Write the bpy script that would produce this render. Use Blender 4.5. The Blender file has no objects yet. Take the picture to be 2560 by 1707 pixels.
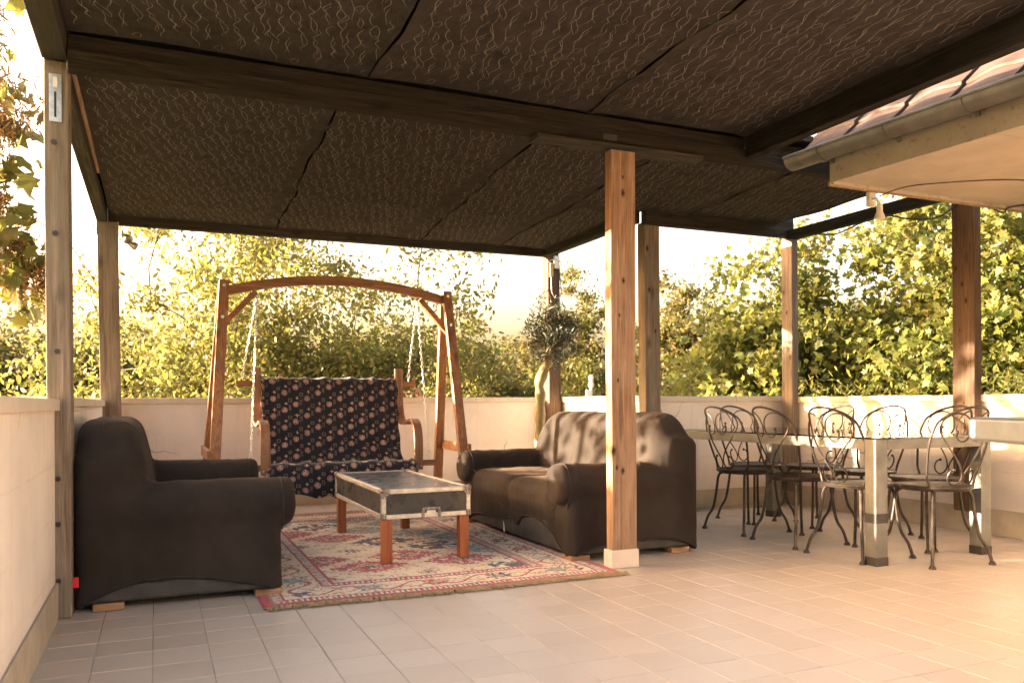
import bpy, bmesh, math, random
import numpy as np
from mathutils import Vector, Matrix, Quaternion
random.seed(7); np.random.seed(7)
SC = bpy.context.scene
COL = SC.collection
PI = math.pi

# ------------------------------------------------------------------ camera
CAM_H = 0.942; YAW = 0.40994
cd = bpy.data.cameras.new('camera'); cam = bpy.data.objects.new('camera', cd); COL.objects.link(cam)
cd.sensor_width = 36.0; cd.sensor_fit = 'HORIZONTAL'; cd.lens = 28.746
cd.shift_y = 0.0604; cd.clip_start = 0.05; cd.clip_end = 600
cd.dof.use_dof = True; cd.dof.focus_distance = 4.9; cd.dof.aperture_fstop = 4.0
cam.matrix_world = Matrix.Translation((0, 0, CAM_H)) @ Matrix.Rotation(-YAW, 4, 'Z') @ Matrix.Rotation(PI/2, 4, 'X') @ Matrix.Rotation(-0.005, 4, 'Z')
SC.camera = cam

# ------------------------------------------------------------------ sky, sun, exposure
SUN_EL = math.radians(10.3)
_h = (-0.925, 0.38)
_n = math.hypot(*_h)
TO_SUN = Vector((_h[0]/_n*math.cos(SUN_EL), _h[1]/_n*math.cos(SUN_EL), math.sin(SUN_EL)))
w = bpy.data.worlds.new('World'); SC.world = w; w.use_nodes = True
nt = w.node_tree; nt.nodes.clear()
sky = nt.nodes.new('ShaderNodeTexSky'); sky.sky_type = 'NISHITA'; sky.sun_disc = False
sky.sun_elevation = SUN_EL; sky.sun_rotation = math.atan2(TO_SUN.x, TO_SUN.y)
sky.air_density = 1.0; sky.dust_density = 8.0; sky.ozone_density = 0.4
tint = nt.nodes.new('ShaderNodeMix'); tint.data_type = 'RGBA'; tint.blend_type = 'MULTIPLY'
tint.inputs[0].default_value = 1.0; tint.inputs[7].default_value = (1.0, 0.83, 0.735, 1)   # the photograph's warm white balance
bg = nt.nodes.new('ShaderNodeBackground'); bg.inputs['Strength'].default_value = 0.15
wo = nt.nodes.new('ShaderNodeOutputWorld')
nt.links.new(sky.outputs[0], tint.inputs[6]); nt.links.new(tint.outputs[2], bg.inputs[0]); nt.links.new(bg.outputs[0], wo.inputs[0])
sl = bpy.data.lights.new('sun', 'SUN'); sl.energy = 4.6; sl.angle = math.radians(0.6); sl.color = (1.0, 0.81, 0.58)
so = bpy.data.objects.new('sun', sl); COL.objects.link(so); so.rotation_euler = TO_SUN.to_track_quat('Z', 'Y').to_euler()
so.location = (-8, 6, 8)
SC.view_settings.view_transform = 'Standard'; SC.view_settings.look = 'None'
SC.view_settings.exposure = 3.6; SC.view_settings.gamma = 1.0; SC.view_settings.use_curve_mapping = False
SC.cycles.use_denoising = True
SC.cycles.max_bounces = 8; SC.cycles.diffuse_bounces = 5; SC.cycles.transparent_max_bounces = 12
SC.cycles.caustics_reflective = False; SC.cycles.caustics_refractive = False
SC.cycles.sample_clamp_indirect = 6.0

# ------------------------------------------------------------------ helpers: materials
def mat(name):
    m = bpy.data.materials.new(name); m.use_nodes = True
    n = m.node_tree; b = n.nodes['Principled BSDF']
    return m, n, b
def N(n, t, **kw):
    x = n.nodes.new(t)
    for k, v in kw.items():
        if k in x.inputs.keys() if hasattr(x.inputs, 'keys') else False: x.inputs[k].default_value = v
        else: setattr(x, k, v)
    return x
def ramp(n, fac, stops):
    r = n.nodes.new('ShaderNodeValToRGB'); e = r.color_ramp.elements
    while len(e) < len(stops): e.new(0.5)
    for i, (p, c) in enumerate(stops):
        e[i].position = p; e[i].color = (c[0], c[1], c[2], 1)
    n.links.new(fac, r.inputs[0]); return r.outputs[0]
def coords(n, scale=(1, 1, 1), kind='Object'):
    tc = n.nodes.new('ShaderNodeTexCoord'); mp = n.nodes.new('ShaderNodeMapping'); mp.inputs['Scale'].default_value = scale
    n.links.new(tc.outputs[kind], mp.inputs[0]); return mp.outputs[0]
def noise(n, vec, scale, detail=4, rough=.55, dist=0):
    x = n.nodes.new('ShaderNodeTexNoise'); x.inputs['Scale'].default_value = scale; x.inputs['Detail'].default_value = detail
    x.inputs['Roughness'].default_value = rough; x.inputs['Distortion'].default_value = dist
    if vec is not None: n.links.new(vec, x.inputs['Vector'])
    return x.outputs['Fac']
def mix(n, fac, a, b, mode='MIX'):
    x = n.nodes.new('ShaderNodeMix'); x.data_type = 'RGBA'; x.blend_type = mode
    if isinstance(fac, (int, float)): x.inputs[0].default_value = fac
    else: n.links.new(fac, x.inputs[0])
    for i, v in ((6, a), (7, b)):
        if isinstance(v, tuple): x.inputs[i].default_value = (v[0], v[1], v[2], 1)
        else: n.links.new(v, x.inputs[i])
    return x.outputs[2]
def math_(n, op, a, b=None):
    x = n.nodes.new('ShaderNodeMath'); x.operation = op
    for i, v in ((0, a), (1, b)):
        if v is None: continue
        if isinstance(v, (int, float)): x.inputs[i].default_value = v
        else: n.links.new(v, x.inputs[i])
    return x.outputs[0]
def bump(n, b, h, strength=.3, dist=.01):
    x = n.nodes.new('ShaderNodeBump'); x.inputs['Strength'].default_value = strength; x.inputs['Distance'].default_value = dist
    n.links.new(h, x.inputs['Height']); n.links.new(x.outputs[0], b.inputs['Normal'])
def wood(name, lo, mid, hi, axis='Z', rough=.75, grain=42, weather=None, wf=.5, spec=.3, coat=0):
    m, n, b = mat(name)
    k = {'X': (.05, 1, 1), 'Y': (1, .05, 1), 'Z': (1, 1, .05)}[axis]
    v = coords(n, k)
    g = noise(n, v, grain, 6, .6, 1.2)
    f = noise(n, v, grain*3.5, 3, .6, .3)
    c = ramp(n, g, [(.34, lo), (.5, mid), (.66, hi)])
    c = mix(n, math_(n, 'MULTIPLY', ramp(n, f, [(.35, (1, 1, 1)), (.6, (0, 0, 0))]), .45), c, lo)
    kv = coords(n, tuple(4.5*q if q == 1 else 1.9 for q in k))
    vo = n.nodes.new('ShaderNodeTexVoronoi'); n.links.new(kv, vo.inputs['Vector']); vo.inputs['Scale'].default_value = 1.6
    kn = ramp(n, vo.outputs['Distance'], [(.07, (1, 1, 1)), (.23, (0, 0, 0))])
    c = mix(n, math_(n, 'MULTIPLY', kn, .85), c, tuple(q*.3 for q in lo))
    big = noise(n, v, 9, 3, .6, .8); c = mix(n, math_(n, 'MULTIPLY', ramp(n, big, [(.45, (0, 0, 0)), (.62, (1, 1, 1))]), .55), c, tuple((p+q)/2*.75 for p, q in zip(lo, mid)))
    if weather:
        wn = noise(n, coords(n), 2.6, 4, .6)
        c = mix(n, ramp(n, wn, [(.42, (0, 0, 0)), (.62, (wf, wf, wf))]), c, weather)
    n.links.new(c, b.inputs['Base Color']); b.inputs['Roughness'].default_value = rough
    b.inputs['Specular IOR Level'].default_value = spec; b.inputs['Coat Weight'].default_value = coat; b.inputs['Coat Roughness'].default_value = .3
    bump(n, b, math_(n, 'ADD', g, f), .5, .005)
    return m
def add_knots(m, pts, origin, dark=(.022, .012, .007), ring=(.10, .05, .025)):
    # knots of this very timber: centre, radius; grain darkens round them
    n = m.node_tree; b = n.nodes['Principled BSDF']; src = b.inputs['Base Color'].links[0].from_socket
    tc = n.nodes.new('ShaderNodeTexCoord'); acc = None
    for (x, y, z, r) in pts:
        mp = n.nodes.new('ShaderNodeMapping'); mp.inputs['Location'].default_value = (-(x-origin.x)/r, -(y-origin.y)/r, -(z-origin.z)/(r*1.9)); mp.inputs['Scale'].default_value = (1/r, 1/r, 1/(r*1.9))
        n.links.new(tc.outputs['Object'], mp.inputs[0]); ln = n.nodes.new('ShaderNodeVectorMath'); ln.operation = 'LENGTH'; n.links.new(mp.outputs[0], ln.inputs[0])
        acc = ln.outputs['Value'] if acc is None else math_(n, 'MINIMUM', acc, ln.outputs['Value'])
    acc = math_(n, 'ADD', acc, math_(n, 'MULTIPLY', math_(n, 'SUBTRACT', noise(n, tc.outputs['Object'], 60, 3), .5), .7))
    c = mix(n, ramp(n, acc, [(.55, (.75, .75, .75)), (1.5, (0, 0, 0))]), src, ring); c = mix(n, ramp(n, acc, [(.30, (1, 1, 1)), (.55, (0, 0, 0))]), c, dark)
    n.links.new(c, b.inputs['Base Color'])
def plain(name, c, rough=.6, metal=0, var=.25, scale=8, bumps=0, bscale=60, spec=.5):
    m, n, b = mat(name)
    v = coords(n)
    f = noise(n, v, scale, 5, .6)
    col = ramp(n, f, [(.3, tuple(q*(1-var) for q in c)), (.7, tuple(min(1, q*(1+var)) for q in c))])
    n.links.new(col, b.inputs['Base Color']); b.inputs['Metallic'].default_value = metal
    b.inputs['Specular IOR Level'].default_value = spec
    r = ramp(n, noise(n, v, scale*2.3, 4), [(.3, (rough*.8,)*3), (.7, (min(1, rough*1.2),)*3)])
    n.links.new(r, b.inputs['Roughness'])
    if bumps: bump(n, b, noise(n, v, bscale, 4), bumps, .004)
    return m

# ------------------------------------------------------------------ helpers: meshes and objects
ORI = {}
def thing(name, label, cat, loc=(0, 0, 0), rz=0, group=None, local=False):
    o = bpy.data.objects.new(name, None); o.empty_display_size = .1; COL.objects.link(o)
    o.location = loc; o.rotation_euler = (0, 0, rz); o['label'] = label; o['category'] = cat
    if group: o['group'] = group
    ORI[o.name] = Vector((0, 0, 0)) if local else Vector(loc)
    return o
def tag(o, label, cat, group=None):
    o['label'] = label; o['category'] = cat
    if group: o['group'] = group
    return o
def link(name, me, parent=None, kind=None):
    o = bpy.data.objects.new(name, me); COL.objects.link(o)
    if parent is not None:
        o.parent = parent; ORI[o.name] = ORI[parent.name]
    else: ORI[o.name] = Vector((0, 0, 0))
    if kind: o['kind'] = kind
    return o
def np_mesh(name, V, loops, sizes, mats, midx=None, smooth=True, cols=None, colname='lc'):
    me = bpy.data.meshes.new(name)
    V = np.asarray(V, dtype=np.float32).reshape(-1, 3); loops = np.asarray(loops, dtype=np.int32).ravel(); sizes = np.asarray(sizes, dtype=np.int32)
    me.vertices.add(len(V)); me.vertices.foreach_set('co', V.ravel())
    me.loops.add(len(loops)); me.loops.foreach_set('vertex_index', loops)
    me.polygons.add(len(sizes)); st = np.zeros(len(sizes), dtype=np.int32); st[1:] = np.cumsum(sizes)[:-1]
    me.polygons.foreach_set('loop_start', st)
    try: me.polygons.foreach_set('loop_total', sizes)
    except Exception: pass
    if midx is not None: me.polygons.foreach_set('material_index', np.asarray(midx, dtype=np.int32))
    me.polygons.foreach_set('use_smooth', np.full(len(sizes), smooth, dtype=bool))
    for m in (mats if isinstance(mats, (list, tuple)) else [mats]): me.materials.append(m)
    if cols is not None:
        cols = np.asarray(cols, dtype=np.float32)
        if cols.ndim == 1:
            a = me.attributes.new(colname, 'FLOAT', 'POINT'); a.data.foreach_set('value', cols)
        else:
            a = me.attributes.new(colname, 'FLOAT_COLOR', 'POINT')
            a.data.foreach_set('color', np.concatenate([cols, np.ones((len(cols), 1), np.float32)], 1).ravel())
    me.update(calc_edges=True); me.validate(); return me
class MB:
    def __init__(s): s.v = []; s.f = []
    def add(s, v, f):
        k = len(s.v); s.v += [tuple(p) for p in v]; s.f += [tuple(i+k for i in q) for q in f]; return s
    def box(s, x0, x1, y0, y1, z0, z1):
        v = [(x, y, z) for z in (z0, z1) for y in (y0, y1) for x in (x0, x1)]
        return s.add(v, [(0, 2, 3, 1), (4, 5, 7, 6), (0, 1, 5, 4), (2, 6, 7, 3), (0, 4, 6, 2), (1, 3, 7, 5)])
    def bar(s, a, b, w, h, up=(0, 0, 1), w2=None, h2=None):
        a, b = Vector(a), Vector(b); d = (b-a).normalized(); r = d.cross(Vector(up)).normalized(); u = r.cross(d)
        w2 = w if w2 is None else w2; h2 = h if h2 is None else h2
        v = [p + r*sx*ww/2 + u*sy*hh/2 for p, ww, hh in ((a, w, h), (b, w2, h2)) for sx, sy in ((-1, -1), (1, -1), (1, 1), (-1, 1))]
        return s.add(v, [(0, 3, 2, 1), (4, 5, 6, 7), (0, 1, 5, 4), (1, 2, 6, 5), (2, 3, 7, 6), (3, 0, 4, 7)])
    def tube(s, pts, r, seg=8, closed=False, caps=True):
        P = [Vector(p) for p in pts]; n = len(P)
        rr = r if isinstance(r, (list, tuple)) else [r]*n
        T = []
        for i in range(n):
            a = P[(i-1) % n] if closed or i > 0 else P[0]; b = P[(i+1) % n] if closed or i < n-1 else P[-1]
            T.append((b-a).normalized())
        x = T[0].orthogonal().normalized(); v = []
        for i in range(n):
            x = (x - T[i]*x.dot(T[i])).normalized(); y = T[i].cross(x)
            v += [P[i] + (x*math.cos(2*PI*k/seg) + y*math.sin(2*PI*k/seg))*rr[i] for k in range(seg)]
        f = []
        for i in range(n if closed else n-1):
            j = (i+1) % n
            f += [(i*seg+k, i*seg+(k+1) % seg, j*seg+(k+1) % seg, j*seg+k) for k in range(seg)]
        if caps and not closed: f += [tuple(range(seg-1, -1, -1)), tuple(range((n-1)*seg, n*seg))]
        return s.add(v, f)
    def prism(s, poly, axis, a0, a1):
        n = len(poly)
        def pt(p, a): return {'x': (a, p[0], p[1]), 'y': (p[0], a, p[1]), 'z': (p[0], p[1], a)}[axis]
        v = [pt(p, a0) for p in poly] + [pt(p, a1) for p in poly]
        f = [tuple(range(n)), tuple(range(2*n-1, n-1, -1))] + [(i, n+i, n+(i+1) % n, (i+1) % n) for i in range(n)]
        return s.add(v, f)
    def strip(s, path, t, a0, a1, axis='x'):
        # a bent board: centre line `path` in 2D, thickness t, extruded from a0 to a1 along axis
        L, R = [], []
        for i, p in enumerate(path):
            a = path[max(0, i-1)]; b = path[min(len(path)-1, i+1)]; dx, dy = b[0]-a[0], b[1]-a[1]; l = math.hypot(dx, dy)
            L.append((p[0]-dy/l*t/2, p[1]+dx/l*t/2)); R.append((p[0]+dy/l*t/2, p[1]-dx/l*t/2))
        def pt(p, a): return {'x': (a, p[0], p[1]), 'y': (p[0], a, p[1])}[axis]
        v = []
        for l, r in zip(L, R): v += [pt(l, a0), pt(r, a0), pt(r, a1), pt(l, a1)]
        f = []
        for i in range(len(path)-1):
            for k in range(4): f.append((i*4+k, i*4+(k+1) % 4, (i+1)*4+(k+1) % 4, (i+1)*4+k))
        e = (len(path)-1)*4; f += [(3, 2, 1, 0), (e, e+1, e+2, e+3)]
        return s.add(v, f)
    def lathe(s, prof, c=(0, 0, 0), seg=16, ax='z'):
        v = []
        for r, z in prof:
            for k in range(seg):
                a = 2*PI*k/seg; q = (r*math.cos(a), r*math.sin(a), z)
                if ax == 'x': q = (q[2], q[0], q[1])
                if ax == 'y': q = (q[0], q[2], q[1])
                v.append((q[0]+c[0], q[1]+c[1], q[2]+c[2]))
        n = len(prof); f = [(i*seg+k, i*seg+(k+1) % seg, (i+1)*seg+(k+1) % seg, (i+1)*seg+k) for i in range(n-1) for k in range(seg)]
        f += [tuple(range(seg-1, -1, -1)), tuple(range((n-1)*seg, n*seg))]
        return s.add(v, f)
    def ball(s, c, r, seg=8, rings=5):
        return s.lathe([(max(1e-4, r*math.sin(PI*i/rings)), -r*math.cos(PI*i/rings)) for i in range(rings+1)], c, seg)
    def build(s, name, m, parent=None, smooth=False, bevel=0, kind=None, seg=2):
        me = bpy.data.meshes.new(name)
        o0 = ORI[parent.name] if parent is not None else Vector((0, 0, 0))
        me.from_pydata([(p[0]-o0.x, p[1]-o0.y, p[2]-o0.z) for p in s.v], [], s.f)
        bm = bmesh.new(); bm.from_mesh(me); bmesh.ops.recalc_face_normals(bm, faces=bm.faces); bm.to_mesh(me); bm.free()
        for x in (m if isinstance(m, (list, tuple)) else [m]): me.materials.append(x)
        if smooth:
            me.polygons.foreach_set('use_smooth', [True]*len(me.polygons)); me.update()
            try: me.set_sharp_from_angle(angle=math.radians(42))
            except Exception: pass
        o = link(name, me, parent, kind)
        if bevel:
            bv = o.modifiers.new('bevel', 'BEVEL'); bv.width = bevel; bv.segments = seg; bv.limit_method = 'ANGLE'; bv.angle_limit = math.radians(40)
        return o
def copy_tree(o, parent=None):
    c = o.copy(); COL.objects.link(c)
    if parent is not None: c.parent = parent
    ORI[c.name] = ORI.get(o.name, Vector((0, 0, 0)))
    for ch in list(o.children): copy_tree(ch, c)
    return c
def smooth_path(pts, sub=6):
    # Catmull-Rom through the points
    P = [Vector(p) if len(p) == 3 else Vector((p[0], p[1], 0)) for p in pts]; out = []
    for i in range(len(P)-1):
        a = P[max(0, i-1)]; b = P[i]; c = P[i+1]; d = P[min(len(P)-1, i+2)]
        for k in range(sub):
            t = k/sub
            out.append(.5*((2*b) + (c-a)*t + (2*a-5*b+4*c-d)*t*t + (3*b-a-3*c+d)*t**3))
    out.append(P[-1]); return out
def vnoise(x, y, seed=0):
    # smooth value noise on numpy arrays
    xi = np.floor(x).astype(np.int64); yi = np.floor(y).astype(np.int64); fx = x-xi; fy = y-yi
    fx = fx*fx*(3-2*fx); fy = fy*fy*(3-2*fy)
    def hsh(a, b):
        h = (a*374761393 + b*668265263 + seed*1442695041) & 0xffffffff
        h = ((h ^ (h >> 13))*1274126177) & 0xffffffff
        return ((h ^ (h >> 16)) & 0xffff)/65535.0
    return (hsh(xi, yi)*(1-fx)+hsh(xi+1, yi)*fx)*(1-fy) + (hsh(xi, yi+1)*(1-fx)+hsh(xi+1, yi+1)*fx)*fy
def fbm(x, y, seed=0, oct=3):
    s = 0; a = .5
    for i in range(oct): s = s + a*vnoise(x*2**i, y*2**i, seed+i*17); a *= .5
    return s/(1-.5**oct)

# ------------------------------------------------------------------ materials
def mk_plaster(name, c, stain):
    m, n, b = mat(name); v = coords(n)
    f = noise(n, v, 1.7, 6, .62); g = noise(n, v, 34, 4, .6)
    col = ramp(n, f, [(.30, tuple(q*.87 for q in c)), (.55, c), (.75, tuple(min(.9, q*1.06) for q in c))])
    sv = coords(n, (9, 9, .7)); s = noise(n, sv, 1.3, 5, .7)
    col = mix(n, ramp(n, s, [(.57, (0, 0, 0)), (.82, (.5, .5, .5))]), col, stain)
    cr = n.nodes.new('ShaderNodeTexVoronoi'); cr.feature = 'DISTANCE_TO_EDGE'; cr.inputs['Scale'].default_value = 1.15
    cw = n.nodes.new('ShaderNodeMix'); cw.data_type = 'RGBA'; cw.inputs[0].default_value = .12; nz = n.nodes.new('ShaderNodeTexNoise'); nz.inputs['Scale'].default_value = 6; nz.inputs['Detail'].default_value = 6; n.links.new(v, nz.inputs['Vector']); n.links.new(v, cw.inputs[6]); n.links.new(nz.outputs['Color'], cw.inputs[7]); n.links.new(cw.outputs[2], cr.inputs['Vector'])
    crk = math_(n, 'MULTIPLY', ramp(n, cr.outputs['Distance'], [(.0015, (1, 1, 1)), (.006, (0, 0, 0))]), ramp(n, noise(n, v, 1.4, 2), [(.52, (0, 0, 0)), (.60, (.8, .8, .8))]))
    col = mix(n, crk, col, tuple(q*.4 for q in stain))
    sz_ = n.nodes.new('ShaderNodeSeparateXYZ'); n.links.new(v, sz_.inputs[0]); lowd = math_(n, 'MULTIPLY', ramp(n, math_(n, 'ADD', sz_.outputs[2], math_(n, 'MULTIPLY', noise(n, v, 5, 5), .35)), [(.30, (1, 1, 1)), (.50, (0, 0, 0))]), .22)
    col = mix(n, lowd, col, stain)
    n.links.new(col, b.inputs['Base Color']); b.inputs['Roughness'].default_value = .82; b.inputs['Specular IOR Level'].default_value = .25
    # painted-over block work: shallow uneven joints
    cv = n.nodes.new('ShaderNodeTexCoord'); sp = n.nodes.new('ShaderNodeSeparateXYZ'); n.links.new(cv.outputs['Object'], sp.inputs[0])
    cb = n.nodes.new('ShaderNodeCombineXYZ'); n.links.new(math_(n, 'ADD', sp.outputs[0], sp.outputs[1]), cb.inputs[0]); n.links.new(sp.outputs[2], cb.inputs[1])
    wob = n.nodes.new('ShaderNodeVectorMath'); wob.operation = 'ADD'
    wn = n.nodes.new('ShaderNodeTexNoise'); wn.inputs['Scale'].default_value = 14; n.links.new(cb.outputs[0], wn.inputs['Vector'])
    wsc = n.nodes.new('ShaderNodeVectorMath'); wsc.operation = 'SCALE'; wsc.inputs['Scale'].default_value = .012; n.links.new(wn.outputs['Color'], wsc.inputs[0])
    n.links.new(cb.outputs[0], wob.inputs[0]); n.links.new(wsc.outputs[0], wob.inputs[1])
    br = n.nodes.new('ShaderNodeTexBrick'); br.inputs['Scale'].default_value = 1; br.inputs['Brick Width'].default_value = .5; br.inputs['Row Height'].default_value = .23
    br.inputs['Mortar Size'].default_value = .006; br.inputs['Mortar Smooth'].default_value = .7; n.links.new(wob.outputs[0], br.inputs['Vector'])
    pres = ramp(n, noise(n, v, 3.3, 3), [(.42, (0, 0, 0)), (.62, (1, 1, 1))])
    j = math_(n, 'MULTIPLY', br.outputs['Fac'], pres)
    h = math_(n, 'SUBTRACT', math_(n, 'ADD', math_(n, 'MULTIPLY', g, .5), math_(n, 'MULTIPLY', f, .8)), math_(n, 'MULTIPLY', j, .38))
    bump(n, b, h, .75, .008)
    return m
M = {}
M['plaster'] = mk_plaster('painted_plaster', (.80, .735, .66), (.42, .35, .28))
M['plinth'] = plain('plinth_paint', (.40, .35, .27), .8, var=.18, scale=5, bumps=.4, bscale=40)
M['coping'] = plain('coping_paint', (.62, .55, .46), .6, var=.10, scale=3, bumps=.15, bscale=90)
M['soffit'] = plain('soffit_board', (.40, .33, .25), .8, var=.16, scale=2.4, bumps=.25, bscale=45)
m, n, b = mat('fascia_stained'); v = coords(n)
c = ramp(n, noise(n, v, 2.2, 5, .65), [(.3, (.33, .285, .22)), (.7, (.45, .40, .32))])
c = mix(n, ramp(n, noise(n, v, 26, 5, .75), [(.56, (0, 0, 0)), (.72, (.75, .75, .75))]), c, (.10, .08, .06))
n.links.new(c, b.inputs['Base Color']); b.inputs['Roughness'].default_value = .85; M['fascia'] = m
M['zinc'] = plain('weathered_zinc', (.22, .21, .185), .5, .6, var=.2, scale=6, bumps=.1)
M['roof_tile'] = plain('clay_roof_tile', (.042, .026, .021), .75, var=.35, scale=5, bumps=.3, bscale=50)
M['galv'] = plain('galvanised_steel', (.55, .57, .56), .38, .9, var=.2, scale=40)
M['bolt'] = plain('dark_bolt', (.05, .045, .04), .5, .6)
M['wood_grey'] = wood('weathered_wood_grey', (.13, .095, .068), (.235, .18, .135), (.32, .255, .20), 'Z', .85, weather=(.16, .15, .11), wf=.55)
M['wood_red'] = wood('brown_pine_post', (.13, .068, .036), (.29, .165, .095), (.42, .275, .175), 'Z', .8, weather=(.33, .23, .15), wf=.45)
M['wood_brown'] = wood('dark_brown_post', (.06, .036, .022), (.15, .092, .056), (.24, .155, .10), 'Z', .82, weather=(.09, .062, .04), wf=.5)
for ax in 'XY':
    M['beam'+ax] = wood('dark_stained_beam_'+ax, (.011, .009, .007), (.026, .021, .0165), (.052, .043, .034), ax, .8, weather=(.026, .021, .016), wf=.6, spec=.08)
    M['beamg'+ax] = wood('grey_stained_beam_'+ax, (.022, .019, .0155), (.048, .042, .034), (.085, .075, .06), ax, .8, weather=(.042, .038, .03), wf=.6, spec=.1)
M['lath'] = wood('pale_lath', (.24, .15, .08), (.36, .24, .14), (.45, .31, .2), 'Y', .8)
M['white'] = plain('white_plastic', (.72, .69, .62), .45, var=.08)
M['black'] = plain('black_rubber', (.02, .02, .02), .6, var=.3)
M['deck'] = plain('dark_deck_boards', (.03, .027, .024), .9)

# ------------------------------------------------------------------ ground far below and the terrace floor
m, n, b = mat('meadow_grass'); v = coords(n)
n.links.new(ramp(n, noise(n, v, .35, 6, .6), [(.3, (.07, .08, .03)), (.55, (.12, .125, .045)), (.75, (.17, .155, .07))]), b.inputs['Base Color']); b.inputs['Roughness'].default_value = .95
g = MB(); g.add([(-250, -250, -3.6), (250, -250, -3.6), (250, 250, -3.6), (-250, 250, -3.6)], [(0, 1, 2, 3)])
o = g.build('ground', m); o['kind'] = 'structure'

m, n, b = mat('tile_grout'); v = coords(n)
n.links.new(ramp(n, noise(n, v, 2.0, 5), [(.42, (.20, .165, .13)), (.60, (.50, .44, .37))]), b.inputs['Base Color']); b.inputs['Roughness'].default_value = .9; M['grout'] = m
def tile_mat(name, island):
    m, n, b = mat(name); v = coords(n)
    if island:
        gi = n.nodes.new('ShaderNodeNewGeometry'); rnd = gi.outputs['Random Per Island']
    else:
        oi = n.nodes.new('ShaderNodeObjectInfo'); rnd = oi.outputs['Random']
    sc = n.nodes.new('ShaderNodeNewGeometry')
    base = ramp(n, rnd, [(0, (.505, .435, .365)), (.5, (.525, .455, .385)), (1, (.55, .478, .41))])
    sp = noise(n, sc.outputs['Position'], 420, 2, .7)
    base = mix(n, ramp(n, sp, [(.30, (.28, .28, .28)), (.42, (0, 0, 0))]), base, (.27, .21, .17))
    dirt = noise(n, sc.outputs['Position'], 1.1, 6, .62)
    base = mix(n, ramp(n, dirt, [(.48, (0, 0, 0)), (.75, (.35, .35, .35))]), base, (.40, .345, .29))
    n.links.new(base, b.inputs['Base Color']); b.inputs['Specular IOR Level'].default_value = .5
    b.inputs['Roughness'].default_value = .40
    bump(n, b, noise(n, sc.outputs['Position'], 5, 3), .08, .02)
    return m
M['tile'] = tile_mat('floor_tile', False); M['tile_far'] = tile_mat('floor_tile_joined', True)
T = 0.2; TX0 = 0.2*2.9129; TY0 = 0.2*16.1542
fl = MB(); fl.box(-.56, 6.5, -4.2, 5.98, -.35, -.0035); fl.box(-.56, 3.92, 5.98, 7.95, -.35, -.0035)
floor = fl.build('floor', M['grout']); floor['kind'] = 'structure'
# one tile: 20 x 20 cm with a chamfered edge
def tile_geo(cx, cy, dz=0, tx=0, ty=0):
    a, c = T/2-.0016, T/2-.0030
    def z(x, y, zz): return (cx+x, cy+y, zz+dz+x*tx+y*ty)
    v = [z(-a, -a, -.0035), z(a, -a, -.0035), z(a, a, -.0035), z(-a, a, -.0035), z(-a, -a, -.0012), z(a, -a, -.0012), z(a, a, -.0012), z(-a, a, -.0012), z(-c, -c, 0), z(c, -c, 0), z(c, c, 0), z(-c, c, 0)]
    f = [(8, 9, 10, 11)] + [(4+i, 4+(i+1) % 4, 8+(i+1) % 4, 8+i) for i in range(4)] + [(i, (i+1) % 4, 4+(i+1) % 4, 4+i) for i in range(4)]
    return v, f
spots = []
for i in range(-8, 40):
    for j in range(-40, 42):
        cx = TX0 + (i+.5)*T; cy = TY0 + (j+.5)*T
        if cx < -.42+.02 or cx > 6.3 or cy < -3.9 or cy > 7.76: continue
        if cx > 3.80 and cy > 5.93: continue
        d = cx*math.sin(YAW)+cy*math.cos(YAW); l = cx*math.cos(YAW)-cy*math.sin(YAW)
        vis = d > 2.4 and abs(l/d) < .64
        hid = (.46 < cx < 2.3 and 3.95 < cy < 6.95) or (-.4 < cx < .55 and 4.25 < cy) or (2.3 < cx < 3.1 and 4.35 < cy < 6.1)
        spots.append((0 if vis and not hid else 1, d, cx, cy))
spots.sort()
v, f = tile_geo(0, 0); tme = bpy.data.meshes.new('tile'); tme.from_pydata(v, [], f); tme.materials.append(M['tile'])
far = MB(); rr = random.Random(3)
for k, (h, d, cx, cy) in enumerate(spots):
    dz, tx, ty = rr.uniform(-.0004, .0004), rr.uniform(-.003, .003), rr.uniform(-.003, .003)
    if k < 300:
        o = link('tile', tme, floor); o.location = (cx, cy, dz); o.rotation_euler = (ty, -tx, rr.choice((0, PI/2, PI, -PI/2)))
    else: far.add(*tile_geo(cx, cy, dz, tx, ty))
far.build('tiles_remaining', M['tile_far'], floor, kind='stuff')

# ------------------------------------------------------------------ parapet walls
def parapet(label, x0, x1, y0, y1, inner, ztop, zpl=.165, cuts=()):
    """inner: '+x','-x','-y' the side that looks onto the terrace"""
    t = thing('parapet_wall', label, 'wall', ((x0+x1)/2, (y0+y1)/2, 0), group='parapet walls round the terrace')
    ct = .05
    MB().box(x0, x1, y0, y1, -3.6, ztop-ct-.001).build('wall_face', M['plaster'], t)
    p = MB(); e = .012
    if inner == '+x': p.box(x1+.0005, x1+e, y0, y1, 0, zpl)
    if inner == '-x': p.box(x0-e, x0-.0005, y0, y1, 0, zpl)
    if inner == '-y': p.box(x0, x1, y0-e, y0-.0005, 0, zpl)
    p.build('plinth', M['plinth'], t, bevel=.004)
    ov = .022
    if inner in ('+x', '-x'):
        ed = [y0]+list(cuts)+[y1]
        for a, c in zip(ed[:-1], ed[1:]):
            MB().box(x0-ov, x1+ov, a+.0015, c-.0015, ztop-ct, ztop).build('coping', M['coping'], t, bevel=.004)
    else:
        ed = [x0]+list(cuts)+[x1]
        for a, c in zip(ed[:-1], ed[1:]):
            MB().box(a+.0015, c-.0015, y0-ov, y1+ov, ztop-ct, ztop).build('coping', M['coping'], t, bevel=.004)
    return t
parapet('cream parapet wall at the left edge, in front of the grey corner post', -.57, -.412, -4.2, 4.098, '+x', .970, cuts=(-1.9, 1.1))
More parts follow.
